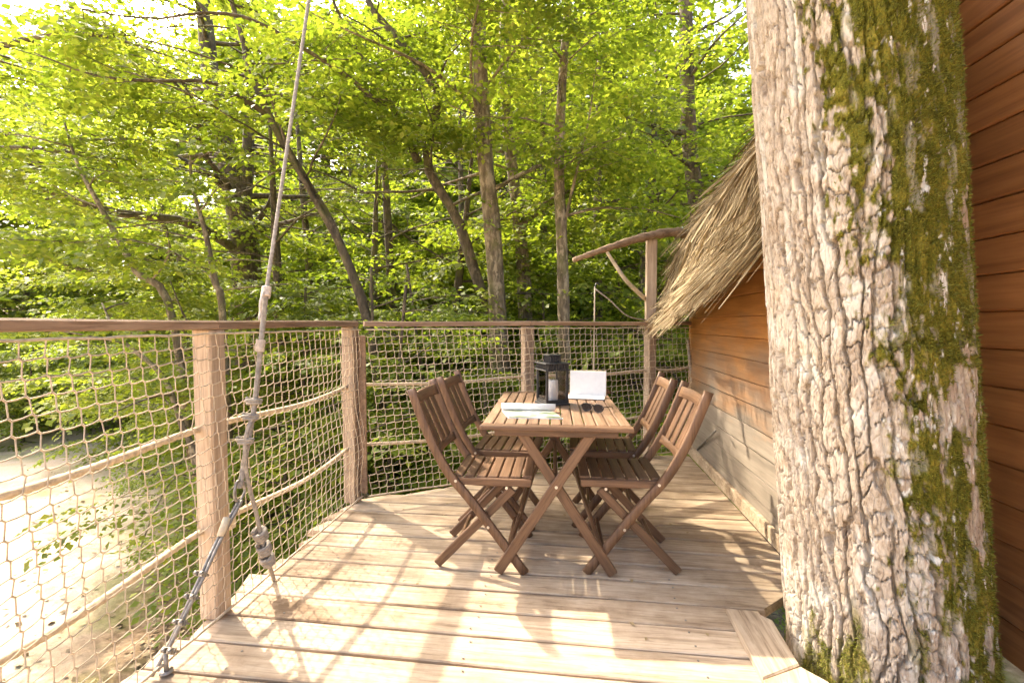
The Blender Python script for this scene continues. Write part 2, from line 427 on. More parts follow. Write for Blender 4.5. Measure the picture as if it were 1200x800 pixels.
def ribbon(P, width, thick, b=0.004, normal=(0, 1, 0)):
    """flat bar of the given width whose centreline P runs in the plane across `normal`"""
    P = np.asarray(P, float); T = np.gradient(P, axis=0); T /= np.linalg.norm(T, axis=1)[:, None]
    nn = np.array(normal, float); S = np.cross(nn, T); w, t = width / 2, thick / 2
    prof = [(-w + b, -t), (w - b, -t), (w, -t + b), (w, t - b), (w - b, t), (-w + b, t), (-w, t - b), (-w, -t + b)]
    V = np.array([p + S[i] * a + nn * c for i, p in enumerate(P) for a, c in prof]); n = len(P)
    Fq = [[i * 8 + j, i * 8 + (j + 1) % 8, (i + 1) * 8 + (j + 1) % 8, (i + 1) * 8 + j] for i in range(n - 1) for j in range(8)]
    Fq += [list(range(8))[::-1], list(range((n - 1) * 8, n * 8))]
    return V, Fq
def disc(c, r, h, axis, k=10):
    ax = np.array(axis, float); ax /= np.linalg.norm(ax)
    return tube([np.array(c, float) - ax * h / 2, np.array(c, float) + ax * h / 2], r, k)
def vnoise(x, y, seed=0):
    """smooth value noise in 2-D"""
    r = np.random.default_rng(seed); tab = r.random((256, 256))
    xi = np.floor(x).astype(int); yi = np.floor(y).astype(int); u = x - xi; v = y - yi
    u = u * u * (3 - 2 * u); v = v * v * (3 - 2 * v)
    g = lambda a, b: tab[a % 256, b % 256]
    return (g(xi, yi) * (1 - u) + g(xi + 1, yi) * u) * (1 - v) + (g(xi, yi + 1) * (1 - u) + g(xi + 1, yi + 1) * u) * v
def fbm(x, y, seed=0, o=4):
    s = 0; a = 0.5
    for k in range(o): s = s + a * vnoise(x * 2 ** k, y * 2 ** k, seed + k); a *= 0.5
    return s
def sstep(a, b, x):
    t = np.clip((x - a) / (b - a), 0, 1); return t * t * (3 - 2 * t)

# ================================================================== SETTING
GZ = -3.0
def ground():
    a = np.concatenate((-np.geomspace(900, 30, 14), np.linspace(-28, 28, 113), np.geomspace(30, 900, 14)))
    X, Y = np.meshgrid(a, a + 6)
    Z = GZ + (fbm(X * .25, Y * .25, 3) - .47) * 0.5 * np.clip(1.5 - np.hypot(X, Y) / 200, 0, 1)
    Z += 0.05 * np.clip(Y - 9, 0, 18) * sstep(-9, -2, X)
    n = len(a)
    i = np.arange(n - 1)[:, None] * n + np.arange(n - 1)[None]
    Fq = np.stack((i, i + 1, i + n + 1, i + n), -1).reshape(-1, 4)
    lat = X * math.cos(YAW) + Y * math.sin(YAW); dep = Y * math.cos(YAW) - X * math.sin(YAW)
    sand = sstep(0.3, 1.6, -(lat + 1.7 + 0.50 * dep) + (fbm(X * .5, Y * .5, 9) - .5) * 2.5)
    sand *= 1 - sstep(15, 22, dep + (fbm(X * .3, Y * .3, 19) - .5) * 6)
    o = link('ground', mesh_np('ground', np.stack((X, Y, Z), -1).reshape(-1, 3), Fq, M['ground'], True, {'sand': sand.ravel()}))
    tag(o, 'sandy sunlit clearing and brown leaf litter far below the deck', 'ground', kind='structure')
    def z_at(x, y):
        z = GZ + (fbm(np.array(x * .25), np.array(y * .25), 3) - .47) * 0.5
        return float(z + 0.05 * np.clip(y - 9, 0, 18) * sstep(-9, -2, np.array(x)))
    return z_at
gz = ground()

# ------------------------------------------------------------------ deck
FX = -1.37                     # left railing line
WX = 1.10                      # cabin wall line
P2 = (FX, 2.77); PEND = (1.10, 4.23)     # back railing runs obliquely between these
def back_y(x): return P2[1] + (x - P2[0]) * (PEND[1] - P2[1]) / (PEND[0] - P2[0])
def back_x(y): return P2[0] + (y - P2[1]) * (PEND[0] - P2[0]) / (PEND[1] - P2[1])
TR = np.array((1.11, 1.71)); TRR = 0.285
deck = thing('deck', (0, 2, 0), 'weathered pale plank deck floor of the treehouse terrace', 'deck', kind='structure')
pitch = 0.144; y0 = 1.457 - pitch * 9
def deck_board(x0, x1, y, zz, skew0, skew1):
    w = pitch - 0.0105; t = 0.036
    n = 9; xs = np.linspace(0, 1, n)
    V = []
    for k, u in enumerate(xs):
        for (sy, z, in_) in ((-.5, -.004, 0), (-.5 + .03, 0, 0), (.5 - .03, 0, 0), (.5, -.004, 0), (.5, -t, 0), (-.5, -t, 0)):
            a = x0 + skew0 * sy; b = x1 + skew1 * sy
            e = (0.006 if k == 0 else -0.006 if k == n - 1 else 0) * (1 if z == 0 else 0)
            wob = 0.0018 * math.sin(u * 9 + y * 40 + (3 if sy > 0 else 0))
            V.append((a + (b - a) * u + e, y + sy * w + wob, z + zz + 0.0016 * math.sin(u * 7 + y * 91)))
    Fq = [[i * 6 + j, i * 6 + (j + 1) % 6, (i + 1) * 6 + (j + 1) % 6, (i + 1) * 6 + j] for i in range(n - 1) for j in range(6)]
    Fq += [list(range(6)), list(range((n - 1) * 6, n * 6))[::-1]]
    Fq = [q[::-1] for q in Fq]
    return np.array(V), Fq
row = 0; y = y0 + pitch / 2
left_in = {}
while y < 4.25:
    yc = y
    x0 = -1.40 + random.uniform(-.03, .03)
    sk0 = random.uniform(-.05, .05)
    if 2.02 < yc < 2.75:          # the floor stops short of the net here, sawn in a wave
        x0 = -1.375 + 0.035 * math.sin((yc - 1.9) * 8.3); sk0 = 0.05
    if yc > 2.70:
        x0 = back_x(yc) + 0.03 + random.uniform(-.03, .03); sk0 = pitch / (PEND[1] - P2[1]) * (PEND[0] - P2[0]) * .8
    x1 = WX - 0.045
    sk1 = 0
    if 1.30 < yc < 1.90: x1 = 0.765
    elif yc <= 1.30: x1 = 1.44
    elif yc < 2.1: x1 = 0.80 + (yc - 1.9) * 1.2; sk1 = 0.16
    if x1 - x0 > 0.15:
        part('board', deck_board(x0, x1, yc, random.uniform(-.002, .002), sk0, sk1), M['deck'], deck, org=(0, 2, 0))
    y += pitch; row += 1
# joists, edge beam and stilts under the floor
for xj in (-1.12, -0.35, 0.45):
    yb = min(back_y(xj) - .06, 4.0)
    part('joist', cbox((xj, (yb + .1) / 2, -.10), (.07, yb - .1, .14), .004), M['rail'], deck, org=(0, 2, 0))
for (xs, ys) in ((-1.12, .5), (-1.12, 2.6), (.45, 3.4)):
    zb = gz(xs, ys)
    part('stilt', tube([(xs, ys, zb - .1), (xs + .01, ys, -1.5), (xs, ys, -.171)], (.11, .10, .09), 12), M['bark_pale'], deck, True, org=(0, 2, 0))
# screw heads over the joists
sv = []
y = y0 + pitch / 2
while y < 4.2:
    for xj in (-1.12, -.35, .45):
        if y < back_y(xj) - .12:
            for e in (-.04, .04): sv.append(disc((xj + random.uniform(-.012, .012), y + e + random.uniform(-.006, .006), .0028), .0042, .0016, (0, 0, 1), 7))
    y += pitch
tag(part('screw_heads', join(*sv), M['steel'], deck, org=(0, 2, 0)), kind='stuff')
# trim planks laid over the floor round the trunk
def plank_poly(pts, z0, z1, inset=0.004):
    P = [Vector((p[0], p[1], 0)) for p in pts]; n = len(P)
    c = sum(P, Vector()) / n
    V = [(p.x, p.y, z0) for p in P] + [(p.x, p.y, z1 - inset) for p in P] + [tuple((p + (c - p).normalized() * inset * 1.5)[:2]) + (z1,) for p in P]
    Fq = [list(range(n))[::-1], list(range(2 * n, 3 * n))]
    for l in range(2): Fq += [[l * n + i, l * n + (i + 1) % n, (l + 1) * n + (i + 1) % n, (l + 1) * n + i] for i in range(n)]
    return V, Fq
def q(px, py): p = onz(px, py, 0.02); return (p.x, p.y)
def ccw(pts):
    a = sum(pts[i][0] * pts[(i + 1) % len(pts)][1] - pts[(i + 1) % len(pts)][0] * pts[i][1] for i in range(len(pts)))
    return pts if a > 0 else pts[::-1]
def local_plank(pts, z0, z1, name='trim_plank'):
    """polygon plank whose own x axis follows its first edge"""
    pts = ccw(pts); c = np.mean(pts, axis=0); a = np.array(pts[1]) - np.array(pts[0])
    e = [np.array(pts[(i + 1) % len(pts)]) - np.array(pts[i]) for i in range(len(pts))]
    a = max(e, key=lambda d: d @ d); an = math.atan2(a[1], a[0])
    R = np.array(((math.cos(an), math.sin(an)), (-math.sin(an), math.cos(an))))
    loc = [tuple(R @ (np.array(p) - c)) for p in pts]
    return part(name, plank_poly(loc, z0, z1), M['deck'], deck, loc=(c[0], c[1] - 2, 0), rot=(0, 0, an))
local_plank([q(851, 713), q(880, 716), q(905, 727), q(937, 780), q(894, 796)], 0.004, 0.026)
a_, b_, c_, d_ = q(894.5, 797), q(938, 781.5), q(972, 800), q(1010, 900)
local_plank([a_, b_, c_, d_, q(905, 860)], 0.004, 0.026)

# ------------------------------------------------------------------ net railings
def net_mesh(Ltot, H, a=0.051, b=0.0455, r=0.0022, seed=1, lean=0.0052):
    """knotless rope netting in its own u (along), v (down) plane -> local x, z; y is the belly"""
    rg = np.random.default_rng(seed)
    ni, nj = int(Ltot / a) + 6, int(H / b)
    b = H / nj; k, kk = 0.0034, 0.0034
    I, J = np.meshgrid(np.arange(-4, ni), np.arange(nj + 1), indexing='ij')
    U = I * a + J * lean + (fbm(I * .22, J * .22, seed) - .5) * .024 + rg.normal(0, .0018, I.shape)
    V = -J * b + (fbm(I * .15 + 40, J * .15, seed + 5) - .5) * .036 * np.sin(np.pi * J / nj) + rg.normal(0, .0016, I.shape)
    W = (fbm(I * .12 + 9, J * .12, seed + 3) - .5) * .09 * np.sin(np.pi * J / nj)
    Vs, Fs, n = [], [], 0
    def seg(p, q_, sag=0.0):
        nonlocal n
        m = (p + q_) / 2 + np.array((0, 0, -sag))
        v, f = tube(np.array([p, m, q_]) if sag else np.array([p, q_]), r, 4, cap=False)
        Vs.append(v); Fs.append(np.array(f) + n); n += len(v)
    P1 = np.stack((U - k, W, V + kk), -1); P2_ = np.stack((U + k, W, V - kk), -1)
    ok = (U > 0.0) & (U < Ltot)
    for i in range(I.shape[0]):
        for j in range(nj + 1):
            if not ok[i, j]: continue
            if 0 < j < nj: 
                v, f = tube(np.array([P1[i, j], P2_[i, j]]), r * 1.35, 4, cap=False); Vs.append(v); Fs.append(np.array(f) + n); n += len(v)
            if j < nj and ok[i, j + 1]: seg(P2_[i, j], P1[i, j + 1])
            if i + 1 < I.shape[0] and ok[i + 1, j] and 0 < j < nj: seg(P2_[i, j], P1[i + 1, j], 0.002)
    for jj, rr in ((0, .0045), (nj, .0055)):     # border cords
        line = np.array([(U[i, jj], W[i, jj], V[i, jj]) for i in range(I.shape[0]) if ok[i, jj]])
        line[0, 0], line[-1, 0] = 0, Ltot
        v, f = tube(line, rr, 6, cap=False); Vs.append(v); Fs.append(np.array(f) + n); n += len(v)
    return np.concatenate(Vs), np.concatenate(Fs)

RAIL_T = 1.160
def railing(name, A, B, label, posts, seed, net_side, top_z=RAIL_T):
    A, B = np.array(A, float), np.array(B, float); L = np.linalg.norm(B - A); d = (B - A) / L
    an = math.atan2(d[1], d[0])
    t = thing(name, (A[0], A[1], 0), label, 'railing', 'rope net railings', an)
    # top rail of lengths butted over the posts
    cuts = [0] + [p for p in posts if .4 < p < L - .4] + [L]
    for i in range(len(cuts) - 1):
        u0, u1 = cuts[i] + (.0015 if i else 0), cuts[i + 1] - .0015
        n = 12; us = np.linspace(u0, u1, n)
        prof = [(-.042, -.034), (.042, -.034), (.045, -.030), (.045, -.006), (.038, 0), (-.038, 0), (-.045, -.006), (-.045, -.030)]
        V = [(u, py + .0025 * math.sin(u * 5 + seed), pz + .002 * math.sin(u * 4 + seed * 2)) for u in us for py, pz in prof]
        Fq = [[k * 8 + j, (k + 1) * 8 + j, (k + 1) * 8 + (j + 1) % 8, k * 8 + (j + 1) % 8] for k in range(n - 1) for j in range(8)]
        Fq += [list(range(8)), list(range((n - 1) * 8, n * 8))[::-1]]
        part('top_rail', (np.array(V), [q_[::-1] for q_ in Fq]), M['rail'], t, loc=(0, 0, top_z))
    for u in posts:
        part('post', cbox((0, 0, 0), (.078, .078, top_z - .0345 - .002), .006), M['post'], t, loc=(u, 0, (top_z - .0345) / 2 + .001))
    nv, nf = net_mesh(L - .02, 1.075, seed=seed)
    part('net', (nv, nf), M['net'], t, True, loc=(.01, net_side * .062, 1.108))
    for k, z in enumerate((.745, .35)):
        pts, us = [], sorted([0.0] + [p for p in posts if 0.1 < p < L - .1] + [L])
        for i in range(len(us) - 1):
            mid = (us[i] + us[i + 1]) / 2
            pts += [(us[i], -net_side * .02, z), (mid, net_side * .03, z - .009 * min(1.4, us[i + 1] - us[i]))]
        pts.append((us[-1], -net_side * .02, z))
        part('guard_rope', rope(pts, .0135 if name == 'side_railing' else .0125, .012), M['hemp'], t, True)
    return t, an, L
side, san, sL = railing('side_railing', (FX, -0.75), (FX, 2.77 + .0), 'net railing with thick hemp guard ropes along the deck edge above the sandy clearing', [0.02, 1.18, 2.345, 3.49], 4, -1)
back, ban, bL = railing('back_railing', (FX + .062, 2.807), (1.085, 4.222), 'net railing behind the table between the corner post and the cabin wall', [1.175, 2.335], 11, -1)
# cover board screwed to the corner post
part('cover_board', cbox((0, 0, 0), (.016, .05, 1.02), .004), M['rail'], side, loc=(3.515, -.066, .56))
part('tag', cbox((0, 0, 0), (.035, .002, .05), .0005), M['tag'], side, loc=(2.345 + .03, -.056, .36))

# ------------------------------------------------------------------ tall post, crooked branch
pb = np.array((FX + .062, 2.807)) + 2.335 * np.array((math.cos(ban), math.sin(ban)))
hp = thing('gallows_post', (pb[0], pb[1], RAIL_T + .001), 'tall grey square post carrying a crooked driftwood branch above the back railing', 'post')
part('upright', cbox((0, 0, .345), (.085, .085, .69), .006), M['post'], hp)
dd = at(757, 278, 3.83)
br = [at(672, 298, 3.55), at(695, 290, 3.6), at(725, 280, 3.7), at(757, 271, 3.8), at(790, 266, 3.9), at(820, 272, 3.95)]
bp = lerp_path(br, 40)
dz = (RAIL_T + .001 + .69 + .024) - bp[np.argmin(np.abs(bp[:, 0] - pb[0]))][2]; bp[:, 2] += dz
rr = np.interp(np.linspace(0, 1, 40), (0, .3, .6, .9, 1), (.018, .026, .035, .042, .03)) * (1 + .18 * np.sin(np.arange(40) * 1.9) * np.cos(np.arange(40) * .7))
part('crooked_branch', tube(bp, rr, 9), M['stick'], hp, True, org=(pb[0], pb[1], RAIL_T + .001))
b0 = bp[12]
sp = lerp_path([b0 - np.array((0, 0, .02)), at(722, 312, 3.68), at(735, 330, 3.72), (pb[0] - .045, pb[1], RAIL_T + .19)], 16)
part('brace', tube(sp, np.linspace(.013, .019, 16), 7), M['pale_branch'], hp, True, org=(pb[0], pb[1], RAIL_T + .001))
lw = lerp_path([at(697, 338, 3.62), at(715, 352, 3.66), at(735, 370, 3.72), (pb[0] - .05, pb[1] - .045, RAIL_T + .012)], 14)
part('guy_cord', tube(lw, .006, 6), M['greyrope'], hp, True, org=(pb[0], pb[1], RAIL_T + .001))
cbase = at(697, 500, 3.62)
pole = thing('thin_pole', (cbase.x, cbase.y, .02), 'thin upright stick tied behind the back net', 'stick')
part('stick', tube(lerp_path([at(697, 545, 3.66), at(696, 440, 3.66), at(697, 336, 3.66)], 8), .006, 6), M['pale_branch'], pole, True, org=(cbase.x, cbase.y, .02))
part('hook', tube(lerp_path([at(697, 338, 3.66), at(699, 332, 3.66), at(703, 334, 3.66)], 6), .007, 6), M['black'], pole, True, org=(cbase.x, cbase.y, .02))

# ------------------------------------------------------------------ cabin with thatched roof
cab = thing('cabin', (1.6, 3.0, 0), 'plank cabin with shaggy straw thatch behind the big trunk', 'cabin')
CO = (1.6, 3.0, 0)
ph = 0.131
def plank_wall(x, ya, yb, za, zb, mat, wall_name='wall'):
    w = link(wall_name, None, cab); w.empty_display_size = .1
    z = za; k = 0
    while z < zb - .01:
        zt = min(z + ph, zb)
        # shiplap: the lower edge stands proud of the plank below
        prof = [(x - .018, z), (x - .022, z + .006), (x - .014, zt - .006), (x - .008, zt - .0015), (x + .02, zt - .0015), (x + .02, z)]
        n = 7; ys = np.linspace(ya, yb, n)
        V = [(px + .0015 * math.sin(yy * 6 + k * 2.1), yy - (ya + yb) / 2, pz - (z + zt) / 2 + .0012 * math.sin(yy * 4 + k)) for yy in ys for px, pz in prof]
        V = [(a - x, b, c) for a, b, c in V]
        Fq = [[i * 6 + j, (i + 1) * 6 + j, (i + 1) * 6 + (j + 1) % 6, i * 6 + (j + 1) % 6] for i in range(n - 1) for j in range(6)]
        Fq += [list(range(6)), list(range((n - 1) * 6, n * 6))[::-1]]
        part('plank', (np.array(V), [q_[::-1] for q_ in Fq]), mat, w, loc=(x - CO[0], (ya + yb) / 2 - CO[1], (z + zt) / 2))
        z = zt; k += 1
    return w
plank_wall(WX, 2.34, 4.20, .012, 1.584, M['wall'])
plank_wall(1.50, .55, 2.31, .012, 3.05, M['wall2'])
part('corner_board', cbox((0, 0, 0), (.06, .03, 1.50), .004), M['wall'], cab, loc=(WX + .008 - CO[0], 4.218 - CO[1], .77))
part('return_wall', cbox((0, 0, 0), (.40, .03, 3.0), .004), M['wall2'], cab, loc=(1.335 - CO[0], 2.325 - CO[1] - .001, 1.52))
gab = [(1.145, .012), (2.5, .012), (2.5, 1.4), (1.76, 2.5), (1.145, 1.55)]
part('end_wall', ([(x, 4.19 + e, z) for e in (-.015, .015) for x, z in gab], [[0, 1, 2, 3, 4], [9, 8, 7, 6, 5]] + [[i, i + 5, (i + 1) % 5 + 5, (i + 1) % 5] for i in range(5)]), M['wall'], cab, org=CO)
# skirting boards
part('skirting', cbox((0, 0, 0), (.026, 1.84, .085), .004), M['deck'], cab, loc=(WX - .037 - CO[0], 3.28 - CO[1], .046), rot=(0, 0, 0))
part('strut', tube([onx(838, 505, WX - .05), onz(812, 531, .02)], .008, 6), M['steel'], cab, True, org=CO)
# edge rope by the wall corner
part('corner_rope', rope([at(806, 398, 3.98), at(812, 455, 4.0), at(819, 505, 4.0), at(820, 533, 3.97)], .014), M['greyrope'], cab, True, org=CO)

def thatch(eave, ridge, nstr, seed, w0=.0055, loose=1.0, fringe=False, name='thatch'):
    """several overlapping layers of dry strips running down the slope and hanging over the eave"""
    rg = np.random.default_rng(seed)
    E = lerp_path(eave, 60); Rr = lerp_path(ridge, 60)
    Vs, Fs, n = [], [], 0
    K = 7
    t = rg.random(nstr)
    idx = t * 59; i0 = np.minimum(idx.astype(int), 58); fr = (idx - i0)[:, None]
    e = E[i0] * (1 - fr) + E[i0 + 1] * fr; r = Rr[i0] * (1 - fr) + Rr[i0 + 1] * fr
    s0 = np.minimum(rg.random(nstr) ** 0.9 * .98, .98)             # start up the slope from the eave (0) to ridge (1)
    ln = rg.uniform(.40, .80, nstr)                    # strip length, metres
    if fringe: s0 = rg.uniform(.0, .10, nstr); ln = rg.uniform(.28, .46, nstr)
    sl = np.linalg.norm(r - e, axis=1); dirv = (e - r) / sl[:, None]
    nrm = np.cross(dirv, np.gradient(E, axis=0)[i0]); nrm /= np.linalg.norm(nrm, axis=1)[:, None]
    nrm *= np.where(nrm[:, 2] < 0, -1, 1)[:, None]
    along = np.gradient(E, axis=0)[i0]; along /= np.linalg.norm(along, axis=1)[:, None]
    drift = rg.normal(0, .18 * loose, nstr)
    u = np.linspace(0, 1, K); lift = rg.uniform(.2, 1.5, nstr); wv = rg.uniform(.5, 1.6, nstr); tw_ = rg.normal(0, .5, nstr)
    start = e - dirv * (s0 * sl)[:, None] + nrm * rg.uniform(0, .08, nstr)[:, None]
    V = np.zeros((nstr, K, 2, 3))
    curl = rg.normal(0, .09, nstr)
    for k in range(K):
        dist = u[k] * ln
        past = np.clip(dist - s0 * sl, 0, None)        # how far it hangs beyond the eave
        p = start + dirv * dist[:, None] + nrm * ((.05 * loose * lift) * u[k] ** 1.5)[:, None]
        hang = np.minimum(past, .34)
        p = p - dirv * (hang * .75)[:, None] + np.array((-.06, 0, -.80)) * hang[:, None] - nrm * 0
        fpos = np.clip(s0 - dist / sl, 0, 1); p = p + nrm * (.36 * fpos * (1 - fpos))[:, None]
        p = p + along * (drift * dist + curl * u[k] ** 2)[:, None]
        wd = w0 * (1 - .65 * u[k] ** 2) * wv
        sd = along + nrm * (tw_ * (.4 + u[k]))[:, None]
        V[:, k, 0] = p - sd * wd[:, None] / 2; V[:, k, 1] = p + sd * wd[:, None] / 2
    base = np.arange(nstr)[:, None] * (K * 2)
    kk = np.arange(K - 1)[None] * 2
    Fq = np.stack((base + kk, base + kk + 1, base + kk + 3, base + kk + 2), -1).reshape(-1, 4)
    o = part(name, (V.reshape(-1, 3), Fq), M['straw'], roof, False, org=CO)
    tag(o, kind='stuff')
    return o
roof = link('roof', None, cab); roof.empty_display_size = .1
eave = [(.97, 2.10, 1.83), (.97, 2.45, 1.80), (.97, 2.80, 1.74), (.98, 3.15, 1.69), (1.0, 3.6, 1.66), (1.03, 4.0, 1.65), (1.04, 4.24, 1.65)]
ridge = [(1.75, 2.1, 2.81), (1.75, 2.5, 2.79), (1.75, 3, 2.71), (1.75, 3.5, 2.62), (1.75, 3.9, 2.58), (1.75, 4.15, 2.56), (1.75, 4.34, 2.54)]
E_, R_ = lerp_path(eave, 24), lerp_path(ridge, 24)
offn = np.array((.035, 0, -.035))
shell = np.concatenate((E_ + offn + (.02, 0, .03), R_ + offn, R_ + offn * 3, E_ + offn * 3 + (.02, 0, .03)))
sf = []
for l in range(4):
    m_ = (l + 1) % 4
    sf += [[l * 24 + i, l * 24 + i + 1, m_ * 24 + i + 1, m_ * 24 + i] for i in range(23)]
sf += [[0, 24, 48, 72], [23, 95, 71, 47]]
part('roof_batten_shell', (shell, sf), M['straw'], roof, org=CO)
thatch(eave, ridge, 26000, 5)
thatch(eave, ridge, 900, 6, .010, loose=2.2)
thatch(eave, ridge, 2200, 8, .0065, loose=1.3, fringe=True)
far_side = [(2.62, y_, z_) for (_, y_, z_) in eave]
shell2 = np.concatenate((R_ + (0.0, 0, -.02), lerp_path(far_side, 24), lerp_path(far_side, 24) - (.03, 0, .06), R_ - (.0, 0, .09)))
part('roof_far_slope', (shell2, sf), M['straw'], roof, org=CO)
# flat-pitched roof over the taller front part of the cabin (above the picture)
part('roof_board', cbox((0, 0, 0), (1.5, 1.9, .05), .005), M['rail'], roof, loc=(2.0 - CO[0], 1.42 - CO[1], 3.10))

# dead leaves on the ground below
def litter():
    rg = np.random.default_rng(33); n = 16000
    dep = rg.uniform(2.5, 13, n) ** 1.0; lat = -rg.uniform(0.1, 1.05, n) * dep - .6
    X = lat * math.cos(YAW) - dep * math.sin(YAW); Y = lat * math.sin(YAW) + dep * math.cos(YAW)
    k = rg.random(n) < np.where(-(lat + 1.7 + .50 * dep) > .2, .05, .75); X, Y = X[k], Y[k]; n = len(X)
    Z = GZ + (fbm(X * .25, Y * .25, 3) - .47) * 0.5 + 0.05 * np.clip(Y - 9, 0, 18) * sstep(-9, -2, X) + .02
    a = rg.uniform(0, 6.28, n); l = rg.uniform(.04, .11, n); d = np.stack((np.cos(a), np.sin(a), rg.normal(0, .3, n)), -1) * l[:, None]
    e = np.stack((-np.sin(a), np.cos(a), rg.normal(0, .4, n)), -1) * l[:, None] * .36; P = np.stack((X, Y, Z), -1)
    V = np.stack((P, P + d * .45 + e, P + d, P + d * .45 - e), 1).reshape(-1, 3)
    tag(link('leaf_litter', mesh_np('leaf_litter', V, np.arange(len(V)).reshape(-1, 4), M['straw'])), 'brown dead leaves strewn over the ground beneath the railing', 'leaf litter', kind='stuff')
litter()
# ------------------------------------------------------------------ the big trunk on the terrace
def big_tree():
    base = Vector((TR[0], TR[1], gz(*TR)))
    t = thing('oak_tree', base, 'massive furrowed oak trunk with green moss growing up through the deck', 'tree')
    # rings: dense on the side that faces the terrace
    face = math.atan2(-TR[1], -TR[0])
    th = np.concatenate((np.linspace(face - 1.95, face + 1.95, 440, endpoint=False), np.linspace(face + 1.95, face - 1.95 + 2 * math.pi, 70, endpoint=False)))
    zz = np.concatenate((np.linspace(base.z - .2, -.25, 40, endpoint=False), np.linspace(-.25, 2.55, 540, endpoint=False), np.linspace(2.55, 7.5, 70)))
    TH, Z = np.meshgrid(th, zz)
    tu = (TH / (2 * math.pi)) % 1.0
    R0 = TRR * (1 + .35 * np.exp(-(Z - base.z) / .5) - .02 * np.clip(Z, 0, 3) - .07 * np.clip(Z - 3, 0, 9)) + .012 * np.sin(TH * 3 + Z * .8) + .008 * np.sin(TH * 5 - Z)
    # bark: meandering vertical strips, each broken crosswise into plates of its own
    NX = 40
    fade = sstep(0, .04, tu) * sstep(0, .04, 1 - tu)
    gx = tu * NX + ((fbm(tu * 16, Z * 2.4, 31) - .47) * 3.4 + (fbm(tu * 50, Z * 11, 32) - .47) * .8 + (fbm(tu * 190, Z * 60, 35) - .47) * .22) * fade
    ci = np.floor(gx).astype(int); fx = gx - ci; ci = ci % NX
    r = np.random.default_rng(77); H = r.uniform(.055, .17, NX); O = r.random(NX); TL_ = r.normal(0, .5, NX)
    gzv = Z / H[ci] + O[ci] * 9 + TL_[ci] * (fx - .5) + ((fbm(tu * 60, Z * 9, 33) - .47) * 1.3 + (fbm(tu * 200, Z * 60, 36) - .47) * .35) * fade
    zi = np.floor(gzv).astype(int); fz = gzv - zi
    JV = r.random((NX, 256)); JB = r.random((NX, 256)); idv = JV[ci, zi % 256]
    dv = np.minimum(fx, 1 - fx) * (2 * math.pi * TRR / NX)          # metres to the strip edge
    dh = np.minimum(fz, 1 - fz) * H[ci]
    zb = np.where(fz < .5, zi, zi + 1) % 256
    side_ = np.where(fx < .5, ci, (ci + 1) % NX)
    vdepth = sstep(.28, .55, fbm(side_ * 7.3 + Z * 3.2, side_ * 3.1 + Z * .0, 43) + .12)      # some furrows close up
    crack = np.maximum((1 - sstep(.0018, .0058, dv)) * (.25 + .75 * vdepth), (1 - sstep(.0012, .0042, dh)) * (.15 + .75 * JB[ci, zb]))
    dome = sstep(0, .02, dv) * .35 + sstep(0, .016, dh) * .12
    rough_ = (fbm(tu * 150, Z * 38, 51) - .47); flake = np.abs(fbm(tu * 80, Z * 9, 53) - .47) * 2
    disp = -.024 * crack + .001 * dome + .006 * (idv - .5) + .0035 * rough_ - .004 * (flake < .03)
    disp += .015 * (fbm(tu * 9, Z * 1.5, 55) - .47)
    # moss grows on the shaded right flank; bare bark windows and white lichen break it
    phi = ((TH - face + math.pi) % (2 * math.pi)) - math.pi
    lim = np.interp(Z, (-.2, .3, .8, 1.3, 1.7, 2.4), (.62, .50, .32, .16, -.02, -.08))
    mo = phi - lim + (fbm(tu * 26, Z * 4.0, 61) - .47) * .9 + (fbm(tu * 150, Z * 34, 63) - .47) * 1.3
    moss = sstep(-.10, .12, mo) * sstep(2.6, 2.2, np.abs(phi))
    win = sstep(.56, .62, fbm(tu * 34, Z * 5.5, 67) * .8 + fbm(tu * 140, Z * 30, 68) * .2 + .13 * sstep(1.5, .3, Z) - .04)
    moss *= 1 - win * .95
    low = sstep(.56, .70, fbm(tu * 24, Z * 5, 71) * .75 + fbm(tu * 150, Z * 34, 72) * .25 + .24 * sstep(.28, -.1, Z)) * sstep(.45, .1, Z)
    moss = np.maximum(moss, low * .9)
    lich = sstep(.60, .66, fbm(tu * 80, Z * 15, 73) * .7 + fbm(tu * 300, Z * 70, 74) * .3) * sstep(-.1, .4, phi) * sstep(2.0, 1.5, np.abs(phi))
    lich = np.maximum(lich, .4 * sstep(.56, .66, fbm(tu * 40, Z * 8, 79)))
    moss = moss * (1 - lich)
    disp = disp * (1 - .35 * moss) + moss * (.010 * (fbm(tu * 200, Z * 75, 81) - .3))
    RR = R0 + disp
    # axis: leans up and to the left as seen from the terrace
    right = np.array((math.cos(YAW), math.sin(YAW))); 
    ax = np.interp(Z, (base.z, 0, 2.3, 8), (.12, .012, -.235, -.60))
    X = TR[0] + right[0] * ax + RR * np.cos(TH); Y = TR[1] + right[1] * ax + RR * np.sin(TH)
    m_, n_ = Z.shape
    i = np.arange(m_ - 1)[:, None] * n_; j = np.arange(n_)[None]; j2 = (j + 1) % n_
    Fq = np.stack((i + j, i + j2, i + n_ + j2, i + n_ + j), -1).reshape(-1, 4)
    part('trunk', (np.stack((X, Y, Z), -1).reshape(-1, 3), Fq), M['bark'], t, False, org=base,
         attrs={'unwrap': np.stack((tu * 2 * math.pi * TRR, Z, 0 * Z), -1), 'moss': moss.ravel(), 'plate': idv.ravel(), 'lichen': lich.ravel()})
    # fuzzy tufts standing off the moss cushions
    rg = np.random.default_rng(91)
    dense = (moss > .55) & (np.abs(phi) < 1.9) & (Z > -.2) & (Z < 2.5)
    ii = np.flatnonzero(dense.ravel()); ii = rg.choice(ii, min(len(ii), 42000))
